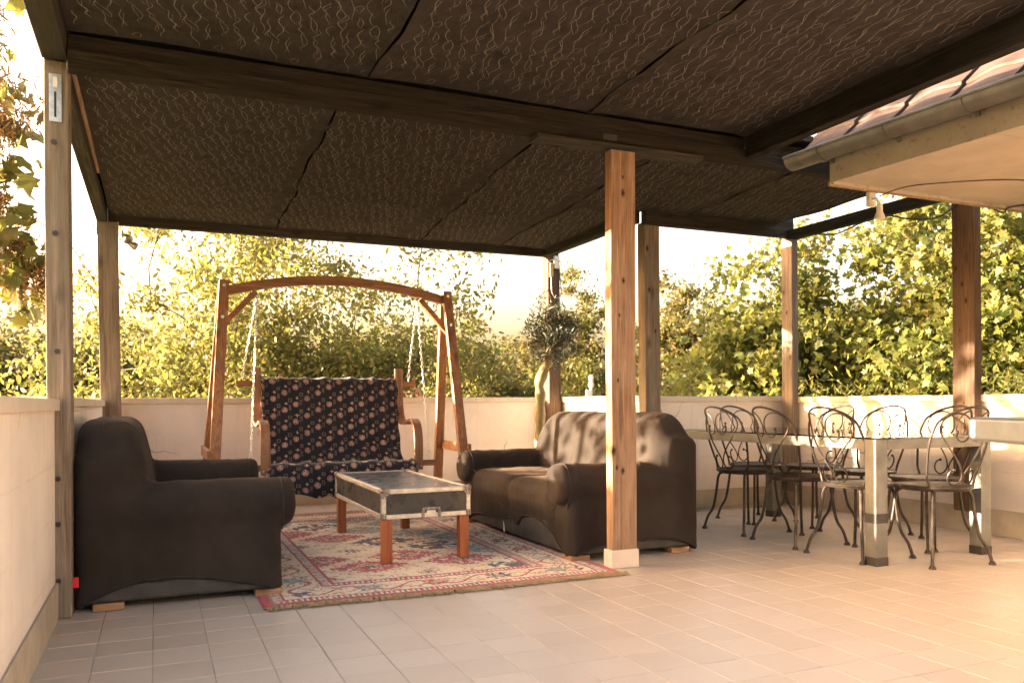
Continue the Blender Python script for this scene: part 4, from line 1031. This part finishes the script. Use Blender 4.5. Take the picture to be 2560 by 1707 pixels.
for x in (.06, .52):
    for y in (-1.30, -.64): MB().lathe([(.001, -.02), (.05, -.02), (.05, .02), (.001, .02)], (x, y, .0515), 14, 'x').build('wheel', M['black'], GR)
    for y in (-1.30, -.64): MB().box(x-.012, x+.012, y-.012, y+.012, .075, .125).build('caster_stem', M['galv'], GR)

# ------------------------------------------------------------------ lamps, cables and other small things
def flood(label, p, aim, s=1.0):
    t = thing('flood_lamp', label, 'lamp', p)
    P = Vector(p); a = Vector(aim).normalized()
    b_ = MB(); b_.tube([P+Vector((0, 0, .035)), P+Vector((.005, -.015, .0)), P+a*.02], .007*s, 6); b_.build('arm', M['zinc'], t, smooth=True)
    h = MB(); h.tube([P+a*.0, P+a*.02, P+a*.05, P+a*.075], [.014*s, .024*s, .036*s, .042*s], 12); hs = h.build('lamp_housing', M['zinc'], t, smooth=True)
    g_ = MB(); g_.tube([P+a*.0752, P+a*.0775], [.037*s, .036*s], 12); g_.build('lens', M['galv'], hs)
    return t
flood('small grey spot lamp under the beam at the back left post, aimed right', (-.255, 7.53, 2.36), (.6, -.5, -.6))
flood('small grey spot lamp hanging lowest beside the back left post', (-.215, 7.52, 2.30), (.8, -.3, -.5), .8)
ed = thing('eave_lamp', 'cream painted spot lamp hanging below the house eave', 'lamp', (4.05, 3.712, 2.22))
MB().box(4.03, 4.085, 3.735, 3.765, 2.145, 2.235).build('mount_plate', M['white'], ed, bevel=.004)
MB().tube([(4.055, 3.73, 2.19), (4.05, 3.70, 2.185), (4.06, 3.69, 2.15)], .008, 8).build('joint', M['white'], ed, smooth=True)
MB().lathe([(.017, .03), (.019, -.02), (.024, -.03), (.032, -.055), (.033, -.062), (.020, -.060)], (4.062, 3.69, 2.12), 14).build('lamp_head', M['white'], ed, smooth=True)
def cable(label, pts, r=.004, m_=None, name='cable'):
    b_ = MB(); b_.tube(smooth_path(pts, 8), r, 6); tag(b_.build(name, m_ or M['black'], smooth=True), label, 'cable')
cable('black cable hanging in a loop below the right roof beam', [(5.33, 5.6, 2.44), (5.31, 5.3, 2.37), (5.29, 5.0, 2.40), (5.285, 4.75, 2.41), (5.285, 4.5, 2.33), (5.285, 4.25, 2.30), (5.29, 4.0, 2.42), (5.29, 3.9, 2.46)], .006)
cable('thin cable clipped along the underside of the soffit', [(4.07, 3.70, 2.20), (4.2, 3.55, 2.243), (4.6, 3.25, 2.243), (5.0, 3.2, 2.243), (5.6, 3.05, 2.243)], .0035, M['bolt'])
cable('short black cable looping off the soffit edge at the far right', [(5.15, 3.735, 2.225), (5.2, 3.70, 2.20), (5.24, 3.66, 2.235), (5.5, 3.4, 2.243), (6.0, 3.2, 2.243)], .005)
pc = thing('power_box', 'cream cable box with yellow lead at the top of the far corner post', 'power box', (3.80, 7.615, 2.30))
M['yellow'] = plain('yellow_plastic', (.50, .30, .06), .5, var=.15)
MB().box(3.79, 3.845, 7.60, 7.638, 2.34, 2.47).build('box', M['white'], pc, bevel=.006)
MB().box(3.745, 3.785, 7.605, 7.638, 2.25, 2.40).build('plug', M['yellow'], pc, bevel=.01)
MB().tube(smooth_path([(3.765, 7.62, 2.26), (3.76, 7.60, 2.10), (3.80, 7.59, 2.03), (3.86, 7.60, 2.06), (3.875, 7.62, 2.16), (3.86, 7.63, 2.36)], 6), .006, 6).build('lead', M['zinc'], pc, smooth=True)
MB().tube(smooth_path([(3.69, 7.60, 2.37), (3.75, 7.595, 2.42), (3.83, 7.59, 2.43), (3.88, 7.60, 2.38)], 6), .005, 6).build('clip_wire', M['white'], pc, smooth=True)
vm = thing('mast', 'thin white mast with small fixtures beyond the sunlit parapet', 'mast', (5.36, 9.66, -3.6))
MB().tube([(5.36, 9.66, -3.6), (5.36, 9.66, 1.22)], .018, 8).build('pole', M['white'], vm, smooth=True)
MB().lathe([(.02, 0), (.036, .02), (.038, .06), (.022, .09), (.034, .12), (.036, .15), (.015, .18)], (5.36, 9.66, 1.14), 12).build('sensor_head', M['white'], vm, smooth=True)
MB().box(5.28, 5.345, 9.64, 9.68, 1.02, 1.12).build('side_box', M['white'], vm, bevel=.005)

# ------------------------------------------------------------------ trees, shrubs, olive
def leaf_mat(name, stops, trans=.6, rough=.5):
    m, n, b = mat(name); at = n.nodes.new('ShaderNodeAttribute'); at.attribute_name = 'lc'
    c = ramp(n, at.outputs['Fac'], stops); out = n.nodes['Material Output']
    n.links.new(c, b.inputs['Base Color']); b.inputs['Roughness'].default_value = rough; b.inputs['Specular IOR Level'].default_value = .35
    tl_ = n.nodes.new('ShaderNodeBsdfTranslucent'); n.links.new(mix(n, .4, c, (.20, .205, .045)), tl_.inputs[0])
    mx = n.nodes.new('ShaderNodeMixShader'); mx.inputs[0].default_value = trans
    n.links.new(b.outputs[0], mx.inputs[1]); n.links.new(tl_.outputs[0], mx.inputs[2]); n.links.new(mx.outputs[0], out.inputs[0])
    return m
LM = {
 'maple': leaf_mat('maple_leaf', [(0, (.058, .09, .022)), (.45, (.115, .138, .032)), (.8, (.185, .182, .045)), (1, (.24, .195, .058))]),
 'walnut': leaf_mat('walnut_leaf', [(0, (.066, .08, .024)), (.4, (.13, .132, .034)), (.75, (.20, .17, .05)), (1, (.25, .165, .06))]),
 'dark': leaf_mat('dark_hedge_leaf', [(0, (.05, .062, .024)), (.5, (.11, .108, .036)), (.85, (.18, .14, .055)), (1, (.24, .14, .06))], .42),
 'chestnut': leaf_mat('chestnut_leaf', [(0, (.045, .05, .014)), (.5, (.105, .095, .026)), (1, (.21, .13, .04))], .4),
 'orange': leaf_mat('turning_leaf', [(0, (.045, .06, .016)), (.45, (.09, .09, .025)), (.75, (.15, .105, .032)), (1, (.19, .10, .035))]),
 'feather': leaf_mat('feathery_leaf', [(0, (.075, .10, .024)), (.5, (.15, .155, .038)), (1, (.23, .20, .06))]),
 'samara': leaf_mat('maple_samara', [(0, (.22, .10, .035)), (.5, (.33, .165, .06)), (1, (.42, .24, .10))], .45),
 'nearmaple': leaf_mat('near_maple_leaf', [(0, (.075, .09, .026)), (.55, (.15, .145, .034)), (1, (.28, .19, .05))], .55),
 'olive': leaf_mat('olive_leaf', [(0, (.040, .046, .026)), (.5, (.085, .090, .055)), (1, (.19, .185, .14))], .12, .4)}
M['bark'] = plain('tree_bark', (.085, .062, .045), .9, var=.4, scale=9, bumps=.8, bscale=30)
M['olive_bark'] = plain('olive_bark', (.24, .195, .095), .8, var=.25, scale=7, bumps=.7, bscale=25)
MAPLE = [(0, 0), (.10, -.02), (.42, -.04), (.30, .16), (.62, .30), (.40, .42), (.46, .62), (.22, .58), (.0, 1.0), (-.22, .58), (-.46, .62), (-.40, .42), (-.62, .30), (-.30, .16), (-.42, -.04), (-.10, -.02)]
MAPLE2 = [(0, 0), (.40, -.02), (.28, .18), (.60, .45), (.24, .55), (0, 1.0), (-.24, .55), (-.60, .45), (-.28, .18), (-.40, -.02)]
OVAL = [(0, 0), (.23, .30), (.20, .68), (0, 1.0), (-.20, .68), (-.23, .30)]
DIAM = [(0, 0), (.26, .42), (0, 1), (-.26, .42)]
LANCE = [(0, 0), (.085, .30), (.075, .65), (0, 1), (-.075, .65), (-.085, .30)]
def leaf_mesh(name, P, size, shape, m, rng, droop=.4, up=.55, colbias=None, sd=.25):
    """P: leaf base points, one bent polygon for each"""
    n = len(P); sh = np.array(shape); k = len(sh)
    ax = rng.normal(size=(n, 3)); ax[:, 2] -= droop*1.2; ax /= np.linalg.norm(ax, axis=1)[:, None]
    nr = rng.normal(size=(n, 3))*(1-up); nr[:, 2] += up; nr -= ax*(nr*ax).sum(1)[:, None]; nr /= np.linalg.norm(nr, axis=1)[:, None]+1e-9
    sd_ = np.cross(ax, nr); s = size*(1+sd*rng.normal(size=n)).clip(.45, 1.7)
    a, c = sh[:, 0], sh[:, 1]
    bend = -(a[None, :]**2)*.55*rng.uniform(-.4, 1, size=(n, 1)) - (c[None, :]**2)*.22*rng.uniform(-.3, 1, size=(n, 1))
    V = P[:, None, :] + s[:, None, None]*(sd_[:, None, :]*a[None, :, None] + ax[:, None, :]*c[None, :, None] + nr[:, None, :]*bend[:, :, None])
    col = np.clip((.5 if colbias is None else colbias)+.24*rng.normal(size=n), 0, 1)
    return np_mesh(name, V.reshape(-1, 3), np.arange(n*k), np.full(n, k), m, smooth=False, cols=np.repeat(col, k))
def branch_tubes(nodes, parent, rad, seg=6):
    b = MB()
    for i, p in enumerate(parent):
        if p < 0: continue
        a, c = nodes[p], nodes[i]; r0, r1 = rad[p], rad[i]
        j = (c-a)*.5+a+(np.random.rand(3)-.5)*np.linalg.norm(c-a)*.16
        b.tube([a, j, c], [min(r0, r1*1.6), (min(r0, r1*1.6)+r1)/2, r1], seg, caps=False)
    return b
def grow(trunk, tips, taper, r_tip=.006):
    """join each tip to the nearest node that lies nearer the trunk; radii follow how much each carries"""
    nodes = [np.array(p, float) for p in trunk]; parent = [-1]+list(range(len(trunk)-1)); order = sorted(range(len(tips)), key=lambda i: np.linalg.norm(tips[i]-nodes[-1]))
    nt0 = len(nodes)
    for i in order:
        t = tips[i]; A = np.array(nodes); d = np.linalg.norm(A-t, axis=1)
        pen = np.maximum(0, A[:, 2]-t[2])*1.6; d = d+pen; d[:max(1, nt0//3)] += 2.0
        j = int(np.argmin(d)); L = np.linalg.norm(t-nodes[j])
        k = max(1, int(L/.55)); prev = j
        for q in range(1, k+1):
            f = q/k; p = nodes[j]*(1-f)+t*f; p = p+np.array([0, 0, .10*L*math.sin(PI*f)*.6])+(np.random.rand(3)-.5)*.10*L*(f < 1)
            nodes.append(p); parent.append(prev); prev = len(nodes)-1
    load = [0]*len(nodes)
    for i in range(len(nodes)-1, -1, -1):
        if load[i] == 0: load[i] = 1
        if parent[i] >= 0: load[parent[i]] += load[i]
    rad = [r_tip*load[i]**taper for i in range(len(nodes))]
    return nodes, parent, rad
def tree(name, label, cat, group, base, crown, rad3, ntips, nleaf, lsize, shape, mkey, seed, clump=.35, shell=.5, taper=.42, r_tip=.006, droop=.4, up=.5, cutz=None, twig=True, trunk_top=None, colz=0, grp=None):
    rng = np.random.default_rng(seed); np.random.seed(seed)
    t = thing(name, label, cat, base, group=group)
    base = np.array(base, float); cr = np.array(crown, float); R = np.array(rad3, float)
    top = np.array(trunk_top if trunk_top is not None else cr*np.array([1, 1, 1])-np.array([0, 0, R[2]*.25]))
    tr = [base + (top-base)*f + np.array([rng.normal()*.05, rng.normal()*.05, 0])*(0 < f < 1)*np.linalg.norm(top-base)*.5 for f in (0, .2, .4, .6, .8, 1.0)]
    d = rng.normal(size=(ntips*2, 3)); d /= np.linalg.norm(d, axis=1)[:, None]; r = rng.uniform(shell, 1.0, size=ntips*2)
    lump = 1 + .22*np.sin(d[:, 0]*4+seed)*np.sin(d[:, 1]*3.3+seed*2) + .12*np.sin(d[:, 2]*6+seed)
    tips = cr + d*(r*lump)[:, None]*R
    if cutz is not None: tips = tips[tips[:, 2] > cutz]
    tips = tips[:ntips]
    nodes, par, rd = grow(tr, list(tips), taper, r_tip)
    bt = branch_tubes([q for q in nodes], par, rd); bt.build('trunk', M['bark'], t, smooth=True)
    A = np.array(nodes[6:]); w = np.array([1.0/(1+30*max(0, q-r_tip*1.7)) for q in rd[6:]])
    lens = np.ones(len(A)); pr = w*lens; pr /= pr.sum()
    ci = rng.choice(len(A), nleaf, p=pr); cl_scale = rng.uniform(.55, 1.25, len(A))
    P = A[ci] + rng.normal(size=(nleaf, 3))*np.array([1, 1, .72])*(clump*cl_scale[ci])[:, None]*.62
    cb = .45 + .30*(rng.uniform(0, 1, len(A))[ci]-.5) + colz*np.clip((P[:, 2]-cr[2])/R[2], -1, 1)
    me = leaf_mesh('crown', P-np.array(ORI[t.name]), lsize, shape, LM[mkey], rng, droop, up, cb)
    link('crown', me, t, 'stuff')
    return t
GB = 'trees beyond the terrace'
# big spreading walnut behind the swing
tree('walnut_tree', 'wide golden green tree with dark limbs right behind the swing', 'tree', GB, (2.3, 13.6, -3.6), (1.95, 13.1, .95), (3.75, 2.4, 3.3), 330, 64000, .085, OVAL, 'walnut', 21, clump=.40, shell=.2, taper=.50, r_tip=.007, droop=.5, up=.35, trunk_top=(2.9, 13.1, .1))
# dark trees at far left
tree('hedge_tree', 'dark olive brown tree behind the left corner posts', 'tree', GB, (-1.7, 24.5, -3.6), (-1.9, 24.5, .75), (2.3, 2.2, 3.2), 130, 16000, .155, OVAL, 'dark', 31, clump=.45, shell=.2)
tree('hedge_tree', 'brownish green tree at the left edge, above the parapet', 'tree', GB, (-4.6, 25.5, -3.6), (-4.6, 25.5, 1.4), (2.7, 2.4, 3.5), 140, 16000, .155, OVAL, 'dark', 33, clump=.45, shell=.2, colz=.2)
tree('hedge_tree', 'distant dark green tree low between the two left posts', 'tree', GB, (.6, 27.5, -3.6), (.4, 27.5, .5), (2.6, 2.3, 3.0), 110, 12000, .17, OVAL, 'dark', 35, clump=.5, shell=.2)
# middle distance
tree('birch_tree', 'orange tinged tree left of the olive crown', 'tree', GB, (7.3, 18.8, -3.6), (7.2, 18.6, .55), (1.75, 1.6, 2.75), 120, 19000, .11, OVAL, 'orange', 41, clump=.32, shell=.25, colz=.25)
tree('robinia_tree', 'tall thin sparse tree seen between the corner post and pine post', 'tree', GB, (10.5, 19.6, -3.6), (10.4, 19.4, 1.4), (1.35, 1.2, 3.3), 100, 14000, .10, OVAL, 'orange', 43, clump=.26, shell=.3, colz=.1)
tree('chestnut_tree', 'round crowned chestnut tree right of the pine post', 'tree', GB, (14.7, 21.2, -3.6), (14.6, 21.0, 1.75), (1.9, 1.8, 3.4), 150, 19000, .14, OVAL, 'chestnut', 45, clump=.36, shell=.35)
tree('linden_tree', 'low green tree in the gap right of the olive crown', 'tree', GB, (9.1, 17.4, -3.6), (9.0, 17.4, -.3), (1.6, 1.5, 2.1), 100, 14000, .11, OVAL, 'feather', 47, clump=.34, shell=.2)
tree('linden_tree', 'far hazy green tree directly behind the olive crown', 'tree', GB, (9.9, 24.0, -3.6), (9.7, 24.0, .55), (2.5, 2.0, 3.1), 130, 16000, .14, OVAL, 'orange', 48, clump=.42, shell=.2)
tree('linden_tree', 'far olive green tree low behind the sparse tall tree', 'tree', GB, (12.9, 25.6, -3.6), (12.8, 25.4, .4), (2.3, 2.0, 2.9), 120, 14000, .14, OVAL, 'chestnut', 49, clump=.42, shell=.2)
# maples on the right
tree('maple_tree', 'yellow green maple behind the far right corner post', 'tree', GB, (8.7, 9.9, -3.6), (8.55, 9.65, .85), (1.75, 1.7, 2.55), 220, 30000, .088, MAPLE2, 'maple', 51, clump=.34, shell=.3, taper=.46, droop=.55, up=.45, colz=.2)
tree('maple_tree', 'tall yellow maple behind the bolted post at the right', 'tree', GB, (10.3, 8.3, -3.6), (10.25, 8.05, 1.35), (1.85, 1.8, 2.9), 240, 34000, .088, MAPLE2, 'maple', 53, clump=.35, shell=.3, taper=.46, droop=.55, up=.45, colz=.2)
tree('maple_tree', 'green maple crown cut off by the right edge of the picture', 'tree', GB, (11.6, 6.2, -3.6), (11.6, 6.3, 1.5), (1.7, 1.7, 3.0), 180, 18000, .10, MAPLE2, 'maple', 55, clump=.36, shell=.3, droop=.55, up=.45)
tree('maple_bush', 'bright green low maple crown left of the far right corner post', 'tree', GB, (8.3, 11.7, -3.6), (8.2, 11.5, -.25), (1.35, 1.2, 1.75), 140, 18000, .085, MAPLE2, 'maple', 57, clump=.34, shell=.2, up=.45)
GS = 'shrubs beyond the right parapet'
tree('feathery_shrub', 'feathery light green shrub above the parapet right of the corner post', 'shrub', GS, (8.6, 7.9, -3.6), (8.6, 7.9, -.2), (1.15, 1.0, 1.9), 80, 15000, .085, LANCE, 'feather', 61, clump=.30, shell=.2, droop=.9)
tree('feathery_shrub', 'pale dry shrub above the parapet at the right edge', 'shrub', GS, (8.6, 5.9, -3.6), (8.6, 5.8, -.25), (1.2, 1.0, 1.6), 80, 13000, .085, LANCE, 'feather', 63, clump=.30, shell=.2, droop=.6)
tree('maple_shoot', 'small bright green shoots peeking over the short left parapet', 'shrub', None, (-.85, 9.9, -3.6), (-.75, 9.7, .55), (.45, .4, .62), 20, 420, .12, MAPLE, 'feather', 65, clump=.2, shell=.2)
# far-off wood that closes the horizon
def far_wood():
    rng = np.random.default_rng(5); P = []; cb = []
    for a in np.linspace(-42, 80, 62):
        d = 42+rng.uniform(-5, 9); ang = math.radians(a); c = np.array([d*math.sin(ang), d*math.cos(ang), -1.2+rng.uniform(-.7, 1.1)])
        k = 900; q = rng.normal(size=(k, 3)); q /= np.linalg.norm(q, axis=1)[:, None]; P.append(c+q*np.array([2.6, 2.2, 3.2])*rng.uniform(.75, 1.05, (k, 1))); cb.append(np.full(k, rng.uniform(.2, .75)))
    P = np.concatenate(P); me = leaf_mesh('far_wood', P, .62, DIAM, LM['dark'], rng, colbias=np.concatenate(cb))
    o = link('far_wood', me, None, 'stuff'); o['label'] = 'far belt of dark trees low along the horizon'; o['category'] = 'wood'
far_wood()
# a house with a red roof glimpsed through the walnut
fh = thing('far_house', 'distant pale house with red roof glimpsed through the tree behind the swing', 'house', (3.2, 23.5, -3.6))
MB().box(.2, 7.0, 22.5, 27, -3.6, .2).build('wall', M['plaster'], fh)
MB().prism([(22.1, .2), (27.4, .2), (24.75, 2.05)], 'x', -.1, 7.3).build('roof', plain('red_far_roof', (.30, .10, .055), .8, var=.25, scale=3), fh)
for x in (1.2, 2.9, 4.6): 
    wn_ = MB(); wn_.box(x, x+.9, 22.44, 22.497, -1.5, -.3); wn_ = wn_.build('window', M['white'], fh); MB().box(x+.08, x+.82, 22.425, 22.438, -1.42, -.38).build('pane', M['bolt'], wn_)

# near maple left of the terrace: leaves and hanging seed bunches, the nearest picked out one by one
def near_maple():
    rng = np.random.default_rng(77); np.random.seed(77)
    base = (-4.3, 8.4, -3.6)
    t = thing('near_maple_tree', 'maple at the left edge with brown hanging seed bunches close to the posts', 'tree', base)
    cr = np.array([-3.7, 7.7, 3.35]); R = np.array([2.55, 2.6, 2.35])
    d = rng.normal(size=(220, 3)); d /= np.linalg.norm(d, axis=1)[:, None]
    tips = cr+d*rng.uniform(.35, 1, (220, 1))*R; tips = tips[tips[:, 2] > np.where(tips[:, 1] > 7.2, 1.9, 1.2)][:120]  # low tips nearer the camera, out of view, added to shade the right floor
    # limbs that reach to the terrace, where the photograph shows them
    reach = [(-.98, 6.0, 3.0), (-1.05, 6.1, 3.4), (-.90, 5.85, 2.72), (-1.1, 6.15, 2.55), (-.98, 6.0, 2.30), (-1.02, 6.1, 2.12), (-.95, 6.0, 1.96), (-.83, 6.05, 1.90), (-.72, 6.1, 1.80), (-1.3, 6.2, 2.9), (-1.35, 6.3, 2.1), (-1.3, 6.2, 3.6)]
    tr = [np.array(base)+(np.array([-4.0, 8.0, 3.0])-np.array(base))*f for f in (0, .2, .4, .6, .8, 1)]
    nodes, par, rd = grow(tr, [np.array(p) for p in reach]+list(tips), .46, .005)
    branch_tubes(nodes, par, rd).build('trunk', M['bark'], t, smooth=True)
    A = np.array(nodes[6:]); w = np.array([1/(1+40*max(0, q-.009)) for q in rd[6:]]); w /= w.sum(); nl = 1500
    ci = rng.choice(len(A), nl, p=w); P = A[ci]+rng.normal(size=(nl, 3))*.17
    P = P[~((P[:, 0] > -.62))]
    me = leaf_mesh('crown', P-np.array(ORI[t.name]), .125, MAPLE, LM['nearmaple'], rng, .8, .35, .5+0*P[:, 0]); crown = link('crown', me, t, 'stuff')
    # picked-out leaves and samara bunches on the reaching limbs
    shp = []
    for q in range(4):
        r2 = np.random.default_rng(q); lm_ = leaf_mesh('leaf', np.zeros((1, 3)), .115, MAPLE, LM['nearmaple'], r2, .8, .3, np.array([.25+.2*q])); shp.append(lm_)
    RE = np.array(reach); cnt = 0
    for i in range(230):
        p = RE[rng.integers(len(RE))]+rng.normal(size=3)*np.array([.13, .16, .14])
        if p[0] > -.62: p[0] = -.62-rng.uniform(0, .2)
        o = link('leaf', shp[i % 4], t); o.location = Vector(p)-ORI[t.name]; o.rotation_euler = (rng.uniform(-.6, .6), rng.uniform(-.6, .6), rng.uniform(0, 6.28)); o.scale = (rng.uniform(.7, 1.15),)*3
    Q = []
    for c in RE[np.array([0, 0, 1, 2, 2, 2, 3, 3, 4, 4, 5, 6, 6, 7, 8, 8, 9, 10])]:
        for k in range(7):
            b_ = c+rng.normal(size=3)*np.array([.10, .12, .09])
            Q.append(b_+rng.normal(size=(46, 3))*np.array([.036, .036, .065])-np.array([0, 0, .05]))
    Q = np.concatenate(Q); Q = Q[Q[:, 0] < -.55]
    me = leaf_mesh('seed_bunches', Q-np.array(ORI[t.name]), .056, LANCE, LM['samara'], rng, .9, .2, .5+.25*rng.normal(size=len(Q))); link('seed_bunches', me, t, 'stuff')
near_maple()

# potted olive tree in the far corner
def olive():
    rng = np.random.default_rng(12); np.random.seed(12)
    t = thing('olive_tree', 'potted olive tree with round clipped crown in the far corner', 'tree', (3.27, 6.70, 0))
    o3 = np.array(ORI[t.name])
    pot = MB(); pot.lathe([(.13, .0), (.15, .01), (.19, .32), (.205, .34), (.205, .37), (.18, .37), (.17, .33)], (3.27, 6.70, 0), 24); pot.build('pot', plain('clay_pot', (.30, .13, .07), .8), t, smooth=True)
    tr = smooth_path([(3.22, 6.70, .3), (3.185, 6.69, .55), (3.175, 6.68, .80), (3.18, 6.67, 1.0), (3.165, 6.66, 1.12), (3.205, 6.66, 1.22), (3.26, 6.665, 1.36), (3.285, 6.67, 1.45)], 5)
    rads = [.050-.012*i/len(tr)+.006*math.sin(i*1.3) for i in range(len(tr))]; rads[22:26] = [.052, .055, .052, .046]
    b_ = MB(); b_.tube(tr, rads, 12); b_.build('trunk', M['olive_bark'], t, smooth=True)
    cc = np.array([3.30, 6.66, 1.56]); R = np.array([.235, .235, .24])
    d = rng.normal(size=(150, 3)); d /= np.linalg.norm(d, axis=1)[:, None]; tips = cc+d*rng.uniform(.45, 1.08, (150, 1))*R
    tips = np.concatenate([tips, np.array([[3.17, 6.66, 1.87], [3.20, 6.68, 1.93], [3.46, 6.64, 1.78], [3.12, 6.65, 1.75], [3.36, 6.66, 1.83], [3.31, 6.62, 1.33], [3.34, 6.6, 1.30]])])
    nodes, par, rd = grow([np.array(q) for q in tr[-6:]], list(tips), .38, .0022); branch_tubes(nodes, par, rd, 5).build('branches', M['bark'], t, smooth=True)
    st = np.array(nodes[4:])
    P = tips[rng.integers(len(tips), size=4300)]+rng.normal(size=(4300, 3))*.036
    order = np.argsort((P-cc) @ np.array([.40, .916, 0])); P = P[order]    # nearest to the viewer's side first
    near, rest = P[:250], P[250:]
    me = leaf_mesh('foliage', rest-o3, .052, LANCE, LM['olive'], rng, -.15, .2, .45+.2*rng.normal(size=len(rest))); link('foliage', me, t, 'stuff')
    shp = [leaf_mesh('leaf', np.zeros((1, 3)), .055, LANCE, LM['olive'], np.random.default_rng(q), -.1, .2, np.array([.15*q+.15])) for q in range(5)]
    for i, p in enumerate(near):
        o = link('leaf', shp[i % 5], t); o.location = p-o3; o.rotation_euler = (rng.uniform(-1, 1), rng.uniform(-1, 1), rng.uniform(0, 6.28))
olive()
# barbed twig seen between the two left posts
tw = MB(); tw.tube(smooth_path([(-1.0, 7.4, 2.45), (-.80, 7.3, 2.35), (-.62, 7.25, 2.20), (-.5, 7.2, 2.02), (-.42, 7.1, 1.86)], 6), .0045, 5)
for k in range(9):
    a = Vector((-.85+.045*k, 7.3-.02*k, 2.37-.052*k)); tw.tube([a, a+Vector((random.uniform(-.04, .04), 0, random.uniform(-.03, .04)))], [.003, .001], 4)
tag(tw.build('bare_twig', M['bark'], smooth=True), 'thin bare twig hanging between the two left posts', 'twig')
cable('thin grey wire strung from the back left post to the left', [(-.44, 7.56, 2.40), (-1.0, 7.5, 2.27), (-2.5, 7.4, 2.1)], .0025, M['zinc'], 'wire')
